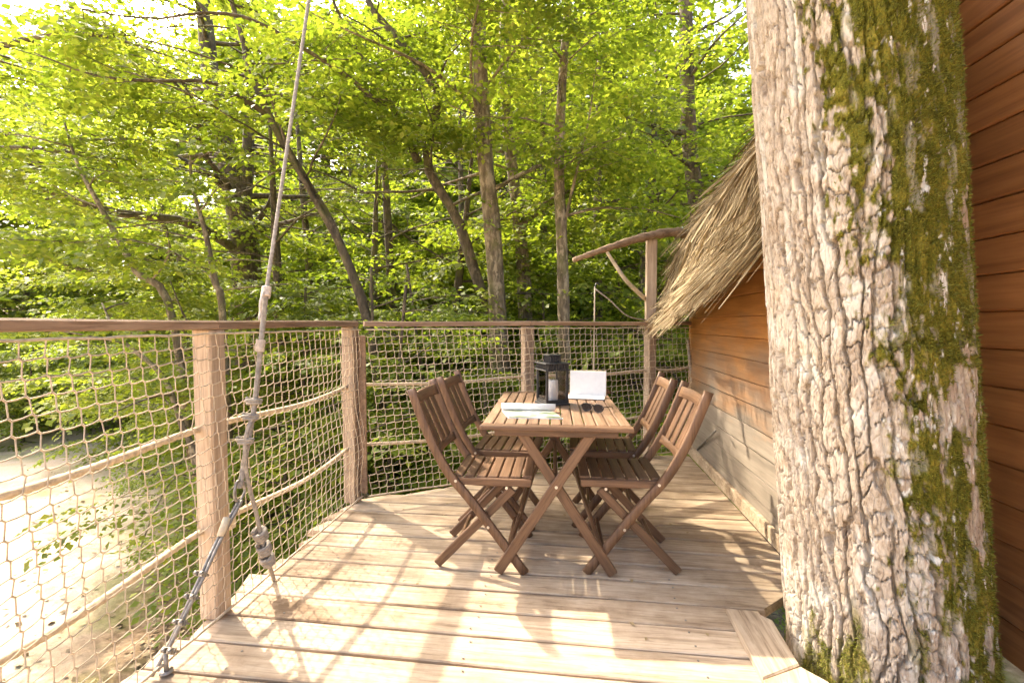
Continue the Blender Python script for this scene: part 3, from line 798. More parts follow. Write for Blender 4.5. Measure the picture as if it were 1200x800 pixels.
    B0 = np.stack((X, Y, Z), -1).reshape(-1, 3)[ii]; nr = np.stack((np.cos(TH), np.sin(TH), 0 * TH), -1).reshape(-1, 3)[ii]
    B0 = B0 + rg.normal(0, .002, B0.shape)
    dv_ = nr + rg.normal(0, .55, nr.shape) + np.array((0, 0, .15)); dv_ /= np.linalg.norm(dv_, axis=1)[:, None]
    sdv = np.cross(dv_, rg.normal(0, 1, nr.shape)); sdv /= np.linalg.norm(sdv, axis=1)[:, None]
    ln = rg.uniform(.004, .012, len(ii))[:, None]; wd = rg.uniform(.0012, .0028, len(ii))[:, None]
    V = np.stack((B0 - nr * .002 - sdv * wd, B0 - nr * .002 + sdv * wd, B0 + dv_ * ln), 1).reshape(-1, 3)
    tag(part('moss', (V, np.arange(len(V)).reshape(-1, 3)), M['mossblade'], t, False, org=base), kind='stuff')
    return t, base, right
oak, oak_base, oak_right = big_tree()

# ================================================================== FOLIAGE
def spray_template(seed, L=0.6, leaf=0.075, side=4, per=7):
    """a flat layered spray: a twig with side twigs, leaves set alternately along them"""
    rg = np.random.default_rng(seed); pos, dr = [], []
    twigs = [(np.zeros(3), np.array((1., 0, 0)), L)]
    for k in range(side):
        f = .15 + .75 * k / side; sg = 1 if k % 2 else -1
        a = math.radians(rg.uniform(35, 60)) * sg
        twigs.append((np.array((L * f, 0, -.03 * f)), np.array((math.cos(a), math.sin(a), rg.uniform(-.15, .1))), L * rg.uniform(.4, .65) * (1 - .4 * f)))
    for o_, d, l in twigs:
        n = max(3, int(per * l / L * 1.6))
        for i in range(n + 1):
            f = (i + .6) / (n + .6); sg = 1 if i % 2 else -1
            p = o_ + d * l * f + np.array((0, 0, -.10 * f * f * l))
            az = math.atan2(d[1], d[0]) + (sg * math.radians(rg.uniform(35, 80)) if i < n else rg.normal(0, .2))
            pos.append(p + rg.normal(0, .012, 3)); dr.append((az, rg.normal(-.18, .22), rg.normal(0, .38), leaf * rg.uniform(.5, 1.3)))
    V = []
    for p, (az, pt, rl, l) in zip(pos, dr):
        R = np.array(Matrix.Rotation(az, 3, 'Z') @ Matrix.Rotation(-pt, 3, 'Y') @ Matrix.Rotation(rl, 3, 'X'))
        w = l * .36
        q_ = np.array(((0, 0, 0), (.45 * l, -w, .05 * l), (l, 0, -.12 * l), (.45 * l, w, .05 * l)))
        V.append(q_ @ R.T + p)
    return np.array(V)                      # (n leaves, 4, 3)
TEMPL = [spray_template(100 + i, leaf=.075) for i in range(6)]
TEMPL_BIG = [spray_template(200 + i, L=.85, leaf=.125, side=4, per=6) for i in range(5)]

def leaves_mesh(name, pos, az, pitch_, roll, scale, mat, templ=TEMPL, keep=1.0, seed=0):
    rg = np.random.default_rng(seed); out = []
    tid = rg.integers(0, len(templ), len(pos))
    for k, T in enumerate(templ):
        s = np.where(tid == k)[0]
        if not len(s): continue
        ca, sa = np.cos(az[s]), np.sin(az[s]); cp, sp_ = np.cos(pitch_[s]), np.sin(pitch_[s]); cr, sr = np.cos(roll[s]), np.sin(roll[s])
        z0 = np.zeros_like(ca); o1 = np.ones_like(ca)
        Rz = np.stack((ca, -sa, z0, sa, ca, z0, z0, z0, o1), -1).reshape(-1, 3, 3)
        Ry = np.stack((cp, z0, -sp_, z0, o1, z0, sp_, z0, cp), -1).reshape(-1, 3, 3)
        Rx = np.stack((o1, z0, z0, z0, cr, -sr, z0, sr, cr), -1).reshape(-1, 3, 3)
        R = Rz @ Ry @ Rx
        P = np.einsum('sij,nkj->snki', R, T) * scale[s][:, None, None, None] + pos[s][:, None, None]
        if keep < 1: P = P.reshape(-1, 4, 3)[rg.random(P.shape[0] * P.shape[1]) < keep]
        out.append(P.reshape(-1, 4, 3))
    P = np.concatenate(out)
    return mesh_np(name, P.reshape(-1, 3), np.arange(len(P) * 4).reshape(-1, 4), mat)

def clip_clear(P):
    """keep foliage off the terrace, the camera's standing room and the cabin"""
    inside = (P[:, 0] > FX - .55) & (P[:, 0] < 3.2) & (P[:, 1] < np.maximum(back_y(P[:, 0]), 0) + .55) & (P[:, 1] > -3) & (P[:, 2] < 3.4) & (P[:, 2] > -1.0)
    cab_ = (P[:, 0] > .5) & (P[:, 0] < 3.2) & (P[:, 1] < 5.0) & (P[:, 1] > -1) & (P[:, 2] < 3.6)
    dcam = np.hypot(P[:, 0], P[:, 1] - 1.0) < 3.0
    # the clearing stays open: nothing hangs low over it near the terrace
    return ~(inside | cab_ | (dcam & (P[:, 2] < 3.6)))

# gaps cut in the canopy towards the sun, lighting deck, wall, table and undergrowth
GAPS = [(*onz(x, y_, 0), r_) for x, y_, r_ in ((395, 655, .13), (430, 640, .13), (470, 605, .12), (490, 635, .12), (425, 605, .12), (340, 690, .10), (470, 690, .12), (420, 700, .12), (300, 720, .10), (280, 757, .12),
        (560, 712, .13), (600, 728, .14), (650, 705, .08), (800, 745, .07), (872, 735, .08), (600, 795, .05), (852, 632, .05), (890, 645, .05),
        (870, 600, .04), (655, 655, .04), (345, 745, .08), (210, 775, .10))]
GAPS += [(*onx(x, y_, 1.08), r_) for x, y_, r_ in ((850, 425, .10), (875, 400, .12), (895, 440, .06), (845, 470, .04), (888, 560, .03), (880, 350, .12), (860, 375, .1), (835, 410, .1))]
GAPS += [(*onz(x, y_, .7), r_) for x, y_, r_ in ((690, 495, .05), (600, 470, .06), (690, 452, .06))]
GAPS += [(*at(x, y_, d__), r_) for x, y_, d__, r_ in ((330, 460, 4.9, .3), (385, 430, 5.2, .35), (450, 430, 5.2, .35), (500, 470, 5.3, .3), (540, 420, 5.6, .35), (600, 430, 5.9, .35), (650, 410, 5.8, .35), (710, 400, 6.0, .35), (790, 400, 6.3, .3),  # undergrowth spots opened to the sun to brighten the wood
         (400, 330, 6.6, .4), (450, 310, 6.6, .4), (520, 320, 7.2, .4), (600, 300, 8.0, .4), (560, 250, 8, .35), (640, 270, 8, .35), (700, 310, 8, .4), (690, 220, 8, .3), (480, 230, 8, .3), (340, 320, 6.8, .3), (420, 260, 8, .4), (380, 300, 8, .4), (460, 280, 9, .4), (540, 290, 9, .4), (600, 240, 9, .4), (650, 320, 9, .4), (740, 280, 9, .4), (510, 350, 9, .4), (430, 350, 8, .35), (300, 330, 8.5, .35), (260, 300, 9, .35), (610, 350, 9, .35), (680, 350, 8.5, .35), (470, 400, 5.6, .3), (580, 380, 7, .35))]
GAPS = np.array(GAPS); SD = np.array(SUN_DIR)
def sun_gaps(P, az, rg):
    c = P + np.stack((np.cos(az), np.sin(az), 0 * az), -1) * .28
    keep = np.ones(len(P), bool)
    for g in GAPS:
        d = c - g[:3]; t_ = d @ SD
        dist = np.linalg.norm(d - t_[:, None] * SD, axis=1)
        keep &= ~((t_ > 1.2) & (dist < g[3] + .25))
    return keep | (rg.random(len(P)) < .04)

def grow_limb(p0, d0, L, rg, rise=.0, wander=.25, n=9):
    P = [np.array(p0, float)]; d = np.array(d0, float); d /= np.linalg.norm(d)
    for i in range(n):
        d = d + rg.normal(0, wander / n ** .5, 3) * np.array((1, 1, .6)) + np.array((0, 0, rise / n)); d /= np.linalg.norm(d)
        P.append(P[-1] + d * L / n)
    return np.array(P)

TREE_N = 0
def tree(label, path, rad, mat='bark_dark', leaf='leaf', nl=14, l_len=(1.6, 2.8), t_rng=(.35, 1.0), rise=.25, seed=0, group=None,
         limbs=(), templ=TEMPL, sc=(.8, 1.3), dens=1.12, name='forest_tree', az_pref=None, root=True, zmin=-9, cat='tree', flat=.12, spacing=.34):
    global TREE_N; TREE_N += 1
    rg = np.random.default_rng(1000 + seed)
    P = lerp_path(path, 26)
    base = Vector(P[0]); t = thing(name, base, label, cat, group)
    r = np.interp(np.linspace(0, 1, 26), np.linspace(0, 1, len(rad)), rad) * (1 + .05 * np.sin(np.arange(26) * 1.7 + seed))
    if root: r[0] *= 1.45; r[1] *= 1.12
    part('trunk', tube(P, r, 12), M[mat], t, True, org=base)
    S = []                                         # (pos, az, pitch)
    def dress(LP, lr, L):
        """twigs off a limb, sprays on limb and twigs"""
        vf = [tube(LP, np.linspace(lr, .006, len(LP)), 6)]
        s = np.linspace(0, 1, len(LP)); n_tw = max(3, int(L / .30 * dens))
        for k in range(n_tw):
            f = rg.uniform(.22, 1.0); i = min(int(f * (len(LP) - 1)), len(LP) - 2)
            u_ = f * (len(LP) - 1) - i; p = LP[i] * (1 - u_) + LP[i + 1] * u_
            d = LP[i + 1] - LP[i]; d /= np.linalg.norm(d)
            a = math.atan2(d[1], d[0]) + (1 if k % 2 else -1) * math.radians(rg.uniform(25, 75))
            tl = rg.uniform(.4, 1.15) * min(1, L / 2) * (1.15 - .5 * f)
            tw = grow_limb(p, (math.cos(a), math.sin(a), rg.normal(.02, flat)), tl, rg, -.12, .2, 5)
            vf.append(tube(tw, np.linspace(max(.004, lr * .35 * (1 - f * .6)), .003, 6), 4, cap=False))
            m = max(2, int(tl / spacing) + 1)
            for g in range(m):
                ff = (g + rg.random()) / m; ii = min(int(ff * 5), 4)
                dd_ = tw[ii + 1] - tw[ii]
                S.append((*(tw[ii] + (tw[ii + 1] - tw[ii]) * (ff * 5 - ii)), math.atan2(dd_[1], dd_[0]) + rg.normal(0, .6), rg.normal(-.08, .16)))
            S.append((*tw[-1], math.atan2(*(tw[-1] - tw[-2])[[1, 0]]), rg.normal(-.12, .15)))
        return vf
    def add_limb(LP, lr):
        L = np.linalg.norm(np.diff(LP, axis=0), axis=1).sum()
        part('limb', join(*dress(LP, lr, L)), M[mat], t, True, org=base)
    for k in range(nl):
        f = t_rng[0] + (t_rng[1] - t_rng[0]) * (k + rg.random() * .8) / nl
        i = min(int(f * 25), 24); p = P[i]
        if az_pref is None: a = k * 2.4 + rg.normal(0, .4)
        else: a = az_pref[0] + rg.normal(0, az_pref[1])
        L = rg.uniform(*l_len) * (1.15 - .55 * f)
        LP = grow_limb(p, (math.cos(a), math.sin(a), rise + rg.normal(0, .12)), L, rg, -.15, .3)
        add_limb(LP, max(.012, r[i] * rg.uniform(.22, .36)))
    for pts, lr in limbs: add_limb(lerp_path(pts, 16), lr)
    S = np.array(S); S = S[S[:, 2] > zmin]; S = S[clip_clear(S[:, :3])]; S = S[sun_gaps(S[:, :3], S[:, 3], rg)]
    S = S[rg.random(len(S)) > .35 * sstep(5.5, 7.0, S[:, 2]) * (1 if base.y > 6 else .5)]     # crowns thinned high up to let sky light down into the wood
    if len(S):
        me = leaves_mesh('crown', S[:, :3] - np.array(base), S[:, 3], S[:, 4], rg.normal(0, .22, len(S)), rg.uniform(*sc, len(S)), M[leaf], templ, seed=seed)
        link('crown', me, t)
    return t

def gpt(px, dep):
    """foot on the ground in the direction of a photo column"""
    p = at(px, 378, dep); return Vector((p.x, p.y, gz(p.x, p.y) - .1))
def stem(px_path, dep, top=None):
    pts = [at(x, y_, dep) for x, y_ in px_path]
    return pts
BEHIND = 'trees behind the terrace'
# A: the tall straight trunk behind the table
def up(path_px, dep, foot_px, top_extra):
    pts = [gpt(foot_px, dep)] + [at(x, y_, dep) for x, y_ in path_px]
    return pts + [pts[-1] + Vector(e) for e in top_extra]
tree('tall mottled tree trunk rising straight behind the table and the railing', up([(586, 440), (578, 280), (568, 180), (562, 60), (556, -80)], 7.0, 590, [(0, .2, 1.6), (.2, .3, 3.2)]), (.15, .14, .13, .12, .11, .10, .08, .03),
     'bark_pale', nl=20, l_len=(1.8, 3.2), t_rng=(.38, 1), seed=1)
tree('slim pale double-bent trunk standing right of the tall straight one', up([(617, 440), (614, 330), (607, 250), (597, 170), (590, 60), (597, -60)], 8.4, 618, [(.1, .1, 2.2)]), (.15, .14, .13, .11, .1, .09, .07, .03),
     'bark_pale', nl=15, l_len=(1.6, 2.8), t_rng=(.42, 1), seed=2)
tree('slender lichen-spotted tree rising beside the driftwood branch', up([(661, 430), (659, 300), (655, 190), (660, 80), (668, -20)], 6.6, 662, [(.15, .2, 1.8)]), (.095, .088, .082, .074, .06, .045, .02),
     'bark_pale', nl=16, l_len=(1.4, 2.4), t_rng=(.40, 1), seed=3, limbs=[([at(662, 260, 6.6), at(676, 200, 6.5), at(690, 140, 6.4), at(703, 40, 6.4)], .03)])
tree('dark trunk standing tall over the tip of the driftwood branch', up([(826, 330), (818, 250), (808, 170), (805, 80), (802, -40)], 8.6, 830, [(-.1, .2, 2.4)]), (.17, .16, .15, .14, .13, .12, .03),
     'bark_dark', nl=14, l_len=(1.6, 2.6), t_rng=(.36, 1), seed=4, az_pref=(2.3, 1.3))
tree('stout dark trunk forking above the side railing', up([(292, 400), (290, 330), (282, 260), (266, 180), (250, 110), (238, 0)], 9.0, 296, [(-.4, .3, 2.6)]), (.33, .29, .27, .24, .19, .16, .12, .04),
     'bark_dark', nl=16, l_len=(2.2, 4.0), t_rng=(.4, 1), seed=5,
     limbs=[([at(284, 250, 9), at(290, 190, 9), at(291, 120, 9), at(286, 40, 8.9), at(280, -60, 8.8)], .15),
            ([at(284, 290, 9), at(300, 262, 8.9), at(314, 240, 8.8), at(322, 212, 8.8)], .09),
            ([at(276, 225, 9), at(235, 200, 8.6), at(190, 178, 8.0), at(130, 166, 7.4), at(90, 150, 7.0)], .09),
            ([at(288, 300, 9), at(225, 262, 8.2), at(140, 250, 7.6), at(60, 226, 7.2), at(25, 205, 7.0), at(40, 190, 6.8), at(85, 172, 6.6)], .10)])
tree('leaning twin-stemmed tree arching towards the suspension rope', up([(440, 420), (398, 285), (360, 215), (325, 155), (300, 100), (285, 50)], 6.2, 470, [(-.5, .2, 1.4)]), (.07, .066, .060, .055, .050, .044, .036, .015),
     'bark_dark', nl=12, l_len=(1.4, 2.6), t_rng=(.45, 1), seed=6,
     limbs=[([at(398, 285, 6.2), at(372, 240, 6.1), at(345, 190, 6.0), at(322, 130, 5.9), at(312, 90, 5.8)], .05),
            ([at(318, 140, 6.2), at(285, 115, 6.0), at(245, 96, 5.8), at(180, 95, 5.5), at(110, 88, 5.2), at(40, 62, 5.0)], .038),
            ([at(448, 125, 6.4), at(410, 92, 6.2), at(370, 66, 6.0), at(300, 25, 5.7), at(240, 15, 5.5), at(170, 22, 5.3), at(30, 0, 5.0)], .036)])
tree('dark slanting tree crossing behind the tall straight trunk', up([(590, 420), (560, 330), (535, 255), (500, 190), (512, 112), (470, 50), (430, 0)], 7.4, 600, [(-.5, .2, 1.5)]), (.12, .105, .09, .08, .075, .07, .06, .05, .02),
     'bark_dark', nl=13, l_len=(1.5, 2.8), t_rng=(.4, 1), seed=7,
     limbs=[([at(490, 190, 7.4), at(462, 130, 7.3), at(425, 70, 7.2), at(392, 5, 7.1), at(380, -40, 7.0)], .07)])
# slender saplings on the left
tree('thin sapling leaning over the side railing above the clearing', up([(205, 385), (160, 318), (125, 255), (92, 195)], 5.6, 236, [(-.3, .1, .6)]), (.05, .045, .04, .03, .02, .01), 'bark_pale', nl=9, l_len=(.8, 1.5), t_rng=(.35, 1), seed=8, group='saplings by the clearing')
tree('thin pair of upright sapling stems behind the side railing post', up([(262, 385), (252, 330), (240, 270), (225, 215)], 6.0, 268, [(-.1, .1, .7)]), (.05, .045, .04, .03, .02, .01), 'bark_pale', nl=10, l_len=(.8, 1.6), t_rng=(.3, 1), seed=9, group='saplings by the clearing',
     limbs=[([gpt(275, 6.0), at(262, 470, 6.0), at(246, 420, 5.9), at(216, 370, 5.8), at(200, 330, 5.8)], .03)])
tree('low leafy sapling whose sprays hang outside the net over the bright sand', up([(232, 560), (214, 500), (190, 440), (140, 395)], 4.6, 250, [(-.3, .1, .35)]), (.04, .035, .03, .025, .015, .008), 'bark_pale', nl=7, l_len=(.6, 1.1), t_rng=(.3, 1), seed=10, sc=(.5, .8), group='saplings by the clearing',
     limbs=[([at(232, 555, 4.6), at(205, 560, 4.2), at(185, 590, 3.9), at(165, 640, 3.7)], .012)])

tree('big leafy tree reaching over the clearing from beyond the side railing', [gpt(-330, 6.4), at(-330, 380, 6.4), at(-300, 150, 6.4), at(-280, -60, 6.4), at(-270, -250, 6.4)], (.24, .21, .18, .14, .04), nl=8, l_len=(2.2, 3.4), t_rng=(.4, 1), seed=12, az_pref=(0.6, .8),
     limbs=[([at(-310, 250, 6.4), at(-180, 215, 6.3), at(-60, 180, 6.2), at(60, 175, 6.2), at(150, 200, 6.3)], .08),
            ([at(-310, 200, 6.4), at(-160, 120, 6.3), at(-20, 60, 6.2), at(100, 40, 6.1), at(210, 70, 6.1)], .08),
            ([at(-320, 320, 6.4), at(-200, 300, 6.4), at(-80, 290, 6.6), at(40, 300, 6.8), at(130, 330, 7.0)], .07),
            ([at(-300, 100, 6.4), at(-150, 10, 6.4), at(-10, -60, 6.2), at(150, -50, 6.0), at(270, 0, 5.9)], .08)])
# mid and far trees that close the view
def auto_tree(px, dep, h, seed, label, group, leaf='leaf', nl=16, ll=(1.8, 3.2), t0=.25, mat='bark_dark', r=.16, templ=TEMPL, sc=(.9, 1.4), name='forest_tree', dens=1.0, lean=.6, cat='tree', spacing=.34):
    rg = np.random.default_rng(seed); b = gpt(px, dep); dx, dy = rg.normal(0, lean, 2)
    pts = [b, b + Vector((dx * .3, dy * .3, h * .35)), b + Vector((dx * .7, dy * .7, h * .7)), b + Vector((dx, dy, h))]
    return tree(label, pts, (r, r * .8, r * .55, .02), mat, leaf, nl, ll, (t0, 1), .2, seed, group, templ=templ, sc=sc, name=name, dens=dens, cat=cat, spacing=spacing)
mid = [(235, 12, 9.0), (380, 10.5, 10), (335, 8.6, 8.0), (425, 8.4, 7.5), (505, 8.8, 8.0), (470, 9.5, 10), (545, 11.5, 11), (700, 9.5, 10), (745, 11, 11), (880, 10.5, 8), (640, 12.5, 11.5)]
def copy_tree(o, parent=None):
    c = o.copy(); C.objects.link(c); c.parent = parent
    for ch in list(o.children): copy_tree(ch, c)
    return c
def plant_copy(src, px, dp, s_, rz):
    c = copy_tree(src); c.location = gpt(px, dp); c.rotation_euler = (0, 0, rz); c.scale = (s_, s_, s_); return c
mid_src = []
for i, (px, dp, h) in enumerate(mid):
    lab = 'leafy forest tree standing among the trunks behind the terrace'
    if i < 7: mid_src.append((auto_tree(px, dp, h, 40 + i, lab, 'mid-distance forest trees', nl=22, ll=(2.2, 3.8), t0=.2, r=.13, sc=(1.0, 1.5)), h))
    else: plant_copy(mid_src[1 + i % 6][0], px, dp, h / mid_src[1 + i % 6][1], 1.3 * i)
far = [(-120, 24, 9), (20, 23, 9), (130, 24, 10), (235, 18, 9), (330, 18, 9), (430, 17, 10), (520, 19, 12), (610, 17, 11), (690, 19, 13), (780, 18, 12), (860, 22, 10), (950, 18, 12), (1050, 22, 13),
       (-40, 31, 22), (80, 32, 23), (180, 29, 21), (270, 28, 19), (380, 27, 21), (480, 27, 22), (570, 26, 21), (650, 28, 22), (740, 27, 21), (815, 29, 18)]
protos = []
for i, (px, dp, h) in enumerate(far):
    lab = 'large leafy tree closing the view deep in the wood'
    if i < 4:
        protos.append((auto_tree(px, dp, h, 80 + i, lab, 'background trees deep in the wood', nl=26, ll=(2.8, 4.6), t0=.12, r=.2, templ=TEMPL_BIG, sc=(1.1, 1.7), spacing=.42), h))
    else:
        src, sh = protos[i % 4]
        plant_copy(src, px, dp, h / sh, 1.9 * i)
# undergrowth
sh_label = 'leafy green shrub growing below the deck behind the net railing'
shr = [(330, 4.9, 2.7, 1.0), (395, 5.4, 3.2, 1.1), (455, 5.2, 3.3, 1.1), (520, 5.6, 3.5, 1.2), (585, 5.9, 3.5, 1.2), (655, 5.8, 3.3, 1.1), (715, 6.0, 3.4, 1.2), (790, 6.3, 3.4, 1.2),
       (440, 6.4, 5.0, 1.4), (432, 5.7, 4.7, 1.0), (345, 6.6, 4.7, 1.4), (530, 7.0, 5.1, 1.4), (600, 8.0, 4.6, 1.6), (480, 7.6, 4.4, 1.6),
       (360, 7.6, 4.4, 0), (720, 8.0, 5.0, 0), (840, 8.4, 4.8, 0), (270, 7.8, 4.0, 0), (650, 7.6, 4.6, 0), (420, 9.6, 5.6, 0), (540, 10, 5.8, 0), (650, 10, 5.8, 0), (760, 10, 6, 0), (340, 10.5, 5.6, 0), (480, 12.5, 7, 0), (590, 13, 7, 0), (700, 13, 7, 0), (810, 12, 6.5, 0), (400, 13, 7, 0), (300, 13, 6, 0), (900, 11, 6, 0), (250, 10.5, 4.6, 0), (205, 12.5, 4.4, 0)]
shr_src = []
for i, (px, dp, h, w) in enumerate(shr):
    if w:
        o = auto_tree(px, dp, h, 140 + i, sh_label, 'shrubs behind the railings', 'leaf2', nl=15, ll=(w * .8, w * 1.3), t0=.12, r=.035, sc=(.75, 1.1), name='shrub', dens=1.25, lean=.3, cat='shrub')
        shr_src.append((o, h))
    else:
        src, sh = shr_src[9 + i % 5]; plant_copy(src, px, dp, h / sh, 1.7 * i)
for i, (px, dp, h, w) in enumerate([(20, 15.5, 3.4, 1.8), (100, 17, 3.6, 1.9), (185, 14, 3.4, 1.7), (-60, 16, 3.8, 1.9), (60, 21, 4.5, 2.4), (160, 20, 4.5, 2.4)]):
    auto_tree(px, dp, h, 170 + i, 'rounded sunny bush at the far side of the sandy clearing', 'bushes beyond the clearing', 'leaf', nl=20, ll=(w * .8, w * 1.3), t0=.06, r=.05, templ=TEMPL_BIG, sc=(.8, 1.2), name='bush', lean=.3, cat='bush')
# crown of the oak, above the picture: most limbs added towards the sun to shade trunk, wall and deck
rg = np.random.default_rng(5)
S = []
fork = np.array((TR[0] - .45, TR[1] - .06, 6.2))
for k in range(36):
    if k >= 24: a, L, z_, up_ = 2.48 + rg.normal(0, .16), rg.uniform(3.6, 5.2), rg.uniform(-1.8, .6), rg.uniform(.0, .25)  # added dense limbs between the sun and the trunk, for shade
    elif k < 9: a, L, z_, up_ = k * .70 + .2, rg.uniform(2.4, 3.8), -1.2 + k * .25, .55
    else: a, L, z_, up_ = 2.3 + rg.normal(0, .42), rg.uniform(3.0, 5.0), rg.uniform(-1.9, .2), rg.uniform(.05, .40)  # added limbs that shade the cabin wall and deck
    LP = grow_limb(fork + np.array((.12, 0, z_)), (math.cos(a), math.sin(a), up_), L, rg, .05, .3, 10)
    vf = [tube(LP, np.linspace(.10, .012, 11), 8)]
    for m_ in range(9 if k < 24 else 15):
        f = rg.uniform(.3, 1); i = min(int(f * 10), 9); b2 = a + rg.choice((-1, 1)) * rg.uniform(.4, 1.2)
        tw = grow_limb(LP[i], (math.cos(b2), math.sin(b2), rg.normal(.1, .2)), rg.uniform(.5, 1.2), rg, -.1, .2, 5)
        vf.append(tube(tw, np.linspace(.014, .004, 6), 4, cap=False))
        for g in range(4): S.append((*tw[min(5, g + 2)], b2 + rg.normal(0, .7), rg.normal(0, .2)))
    part('limb', join(*vf), M['bark_dark'], oak, True, org=oak_base)
S = np.array(S); S = S[clip_clear(S[:, :3]) & sun_gaps(S[:, :3], S[:, 3], rg)]
link('crown', leaves_mesh('crown', S[:, :3] - np.array(oak_base), S[:, 3], S[:, 4], rg.normal(0, .25, len(S)), rg.uniform(.8, 1.3, len(S)), M['leaf'], TEMPL, seed=3), oak)

# ================================================================== FURNITURE
TABLE_Z = 0.70
tan_ = math.radians(1.8)
table = thing('folding_table', (-.063, 2.455, 0), 'slatted brown wooden folding table with crossed legs in the middle of the deck', 'table', rotz=tan_)
TW, TL = .668, 1.0
ns = 13; sw = (TW - .004) / ns
for i in range(ns):
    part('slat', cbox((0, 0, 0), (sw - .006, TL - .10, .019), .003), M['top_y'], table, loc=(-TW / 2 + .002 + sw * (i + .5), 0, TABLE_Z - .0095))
for s in (-1, 1):
    part('end_board', cbox((0, 0, 0), (TW, .046, .0205), .004), M['teak_x'], table, loc=(0, s * (TL / 2 - .024), TABLE_Z - .0102))
    part('apron', cbox((0, 0, 0), (TW - .12, .022, .035), .003), M['teak_x'], table, loc=(0, s * (TL / 2 - .06), TABLE_Z - .0385))
for s in (-1, 1):
    part('side_rail', cbox((0, 0, 0), (.022, TL - .15, .035), .003), M['teak_y'], table, loc=(s * .20, 0, TABLE_Z - .0385))
def bar(p, q_, w, th, nrm=(0, 1, 0), n=2): return ribbon(lerp_path([p, q_], n), w, th, .003, nrm)
def bar_part(name, p, q_, w, th, mat, parent, nrm=(0, 1, 0)):
    """straight bar as its own object with local z along its length so that the grain follows"""
    p, q_ = Vector(p), Vector(q_); d = (q_ - p); L = d.length; z = d.normalized(); yv = Vector(nrm); xv = yv.cross(z).normalized(); yv = z.cross(xv)
    o = part(name, cbox((0, 0, 0), (w, th, L), .0035), mat, parent)
    o.matrix_local = Matrix.Translation((p + q_) / 2) @ Matrix((xv, yv, z)).transposed().to_4x4()
    return o
for s in (-1, 1):
    yb = s * .43
    bar_part('leg', (-.262, yb - s * .0, .012), (.165, yb, .668), .046, .022, M['teak_z'], table)
    bar_part('leg', (.262, yb - s * .024, .012), (-.165, yb - s * .024, .668), .046, .022, M['teak_z'], table)
    part('bolt', disc((.003, yb + s * .0125, .415), .007, .004, (0, 1, 0)), M['bolt'], table)
    part('bolt', disc((.15, yb + s * .0125, .655), .007, .004, (0, 1, 0)), M['bolt'], table)
bar_part('brace', (-.215, -.41, .10), (-.12, .39, .24), .03, .018, M['teak_z'], table, (1, 0, 0))
bar_part('brace', (.215, -.41, .10), (.12, .39, .24), .03, .018, M['teak_z'], table, (1, 0, 0))
part('stretcher', tube([(0, -.42, .395), (0, .42, .395)], .011, 8), M['teak_y'], table)

CH_GROUP = 'folding chairs at the table'
def make_chair(label):
    t = thing('folding_chair', (0, 0, 0), label, 'chair', CH_GROUP)
    for s in (-1, 1):
        y_ = s * .178
        P = lerp_path([(-.315, y_, .845), (-.262, y_, .70), (-.205, y_, .57), (-.135, y_, .45), (-.03, y_, .325), (.10, y_, .155), (.215, y_, .004)], 22)
        part('back_leg', ribbon(P, .040, .022, .004), M['teak_z'], t, True)
        yi = s * .150
        bar_part('front_leg', (.155, yi, .385), (-.205, yi, .012), .040, .02, M['teak_z'], t)
        part('seat_rail', ribbon(lerp_path([(.235, s * .172 - s * .045, .408), (.10, s * .127, .404), (-.02, s * .127, .404), (-.13, s * .127, .41)], 10), .034, .02, .003), M['teak_x'], t, True)
        for bx, bz in ((.13, .40), (-.105, .425), (.045, .215)):
            part('bolt', disc((bx, s * .1905 if bz < .43 else s * .19, bz), .0065, .004, (0, 1, 0)), M['bolt'], t)
    xs = np.linspace(-.10, .222, 7)
    for i, x in enumerate(xs):
        part('slat', cbox((0, 0, 0), (.046, .31, .014), .003), M['teak_y'], t, loc=(x, 0, .4335 + .006 * ((x - .05) / .17) ** 2), rot=(0, (x - .05) * -.14, 0))
    part('side_trim', cbox((0, 0, 0), (.36, .016, .034), .003), M['teak_x'], t, loc=(.062, -.1635, .418))
    part('side_trim', cbox((0, 0, 0), (.36, .016, .034), .003), M['teak_x'], t, loc=(.062, .1635, .418))
    # back rest: curved top rail, lower rail, three slats
    def rail(xc, zc, h, tilt):
        Q = lerp_path([(xc, -.166, zc), (xc - .012, -.08, zc), (xc - .016, 0, zc), (xc - .012, .08, zc), (xc, .166, zc)], 9)
        return ribbon(Q, .018, h, .003, (math.sin(tilt), 0, math.cos(tilt)))
    part('top_rail', rail(-.292, .795, .055, -.35), M['teak_y'], t, True)
    part('lower_rail', rail(-.196, .545, .042, -.42), M['teak_y'], t, True)
    for yy in (-.092, 0, .092):
        bar_part('back_slat', (-.206, yy, .566), (-.296, yy, .772), .011, .062, M['teak_z'], t, (0, 1, 0))
    bar_part('stretcher', (-.10, -.14, .12), (-.10, .14, .12), .026, .016, M['teak_z'], t, (1, 0, 0))
    bar_part('stretcher', (.135, -.168, .105), (.135, .168, .105), .026, .016, M['teak_z'], t, (1, 0, 0))
    return t
spots = [((-0.405, 2.205, 0), .02, 'brown folding chair on the open net side of the table beside the rolled brochure'),
         ((-0.395, 2.650, 0), -.03, 'brown folding chair on the net side of the table, nearest the corner post'),
         ((0.300, 2.255, 0), math.pi + .03, 'brown folding chair on the cabin side of the table, on the sunglasses end'),
         ((0.262, 2.710, 0), math.pi - .02, 'brown folding chair on the cabin side of the table, beside the white open book')]
ch0 = make_chair(spots[0][2])
for i, (l, rz, lab) in enumerate(spots):
    c = ch0 if i == 0 else copy_tree(ch0)
    c.location = l; c.rotation_euler = (0, 0, rz); c['label'] = lab

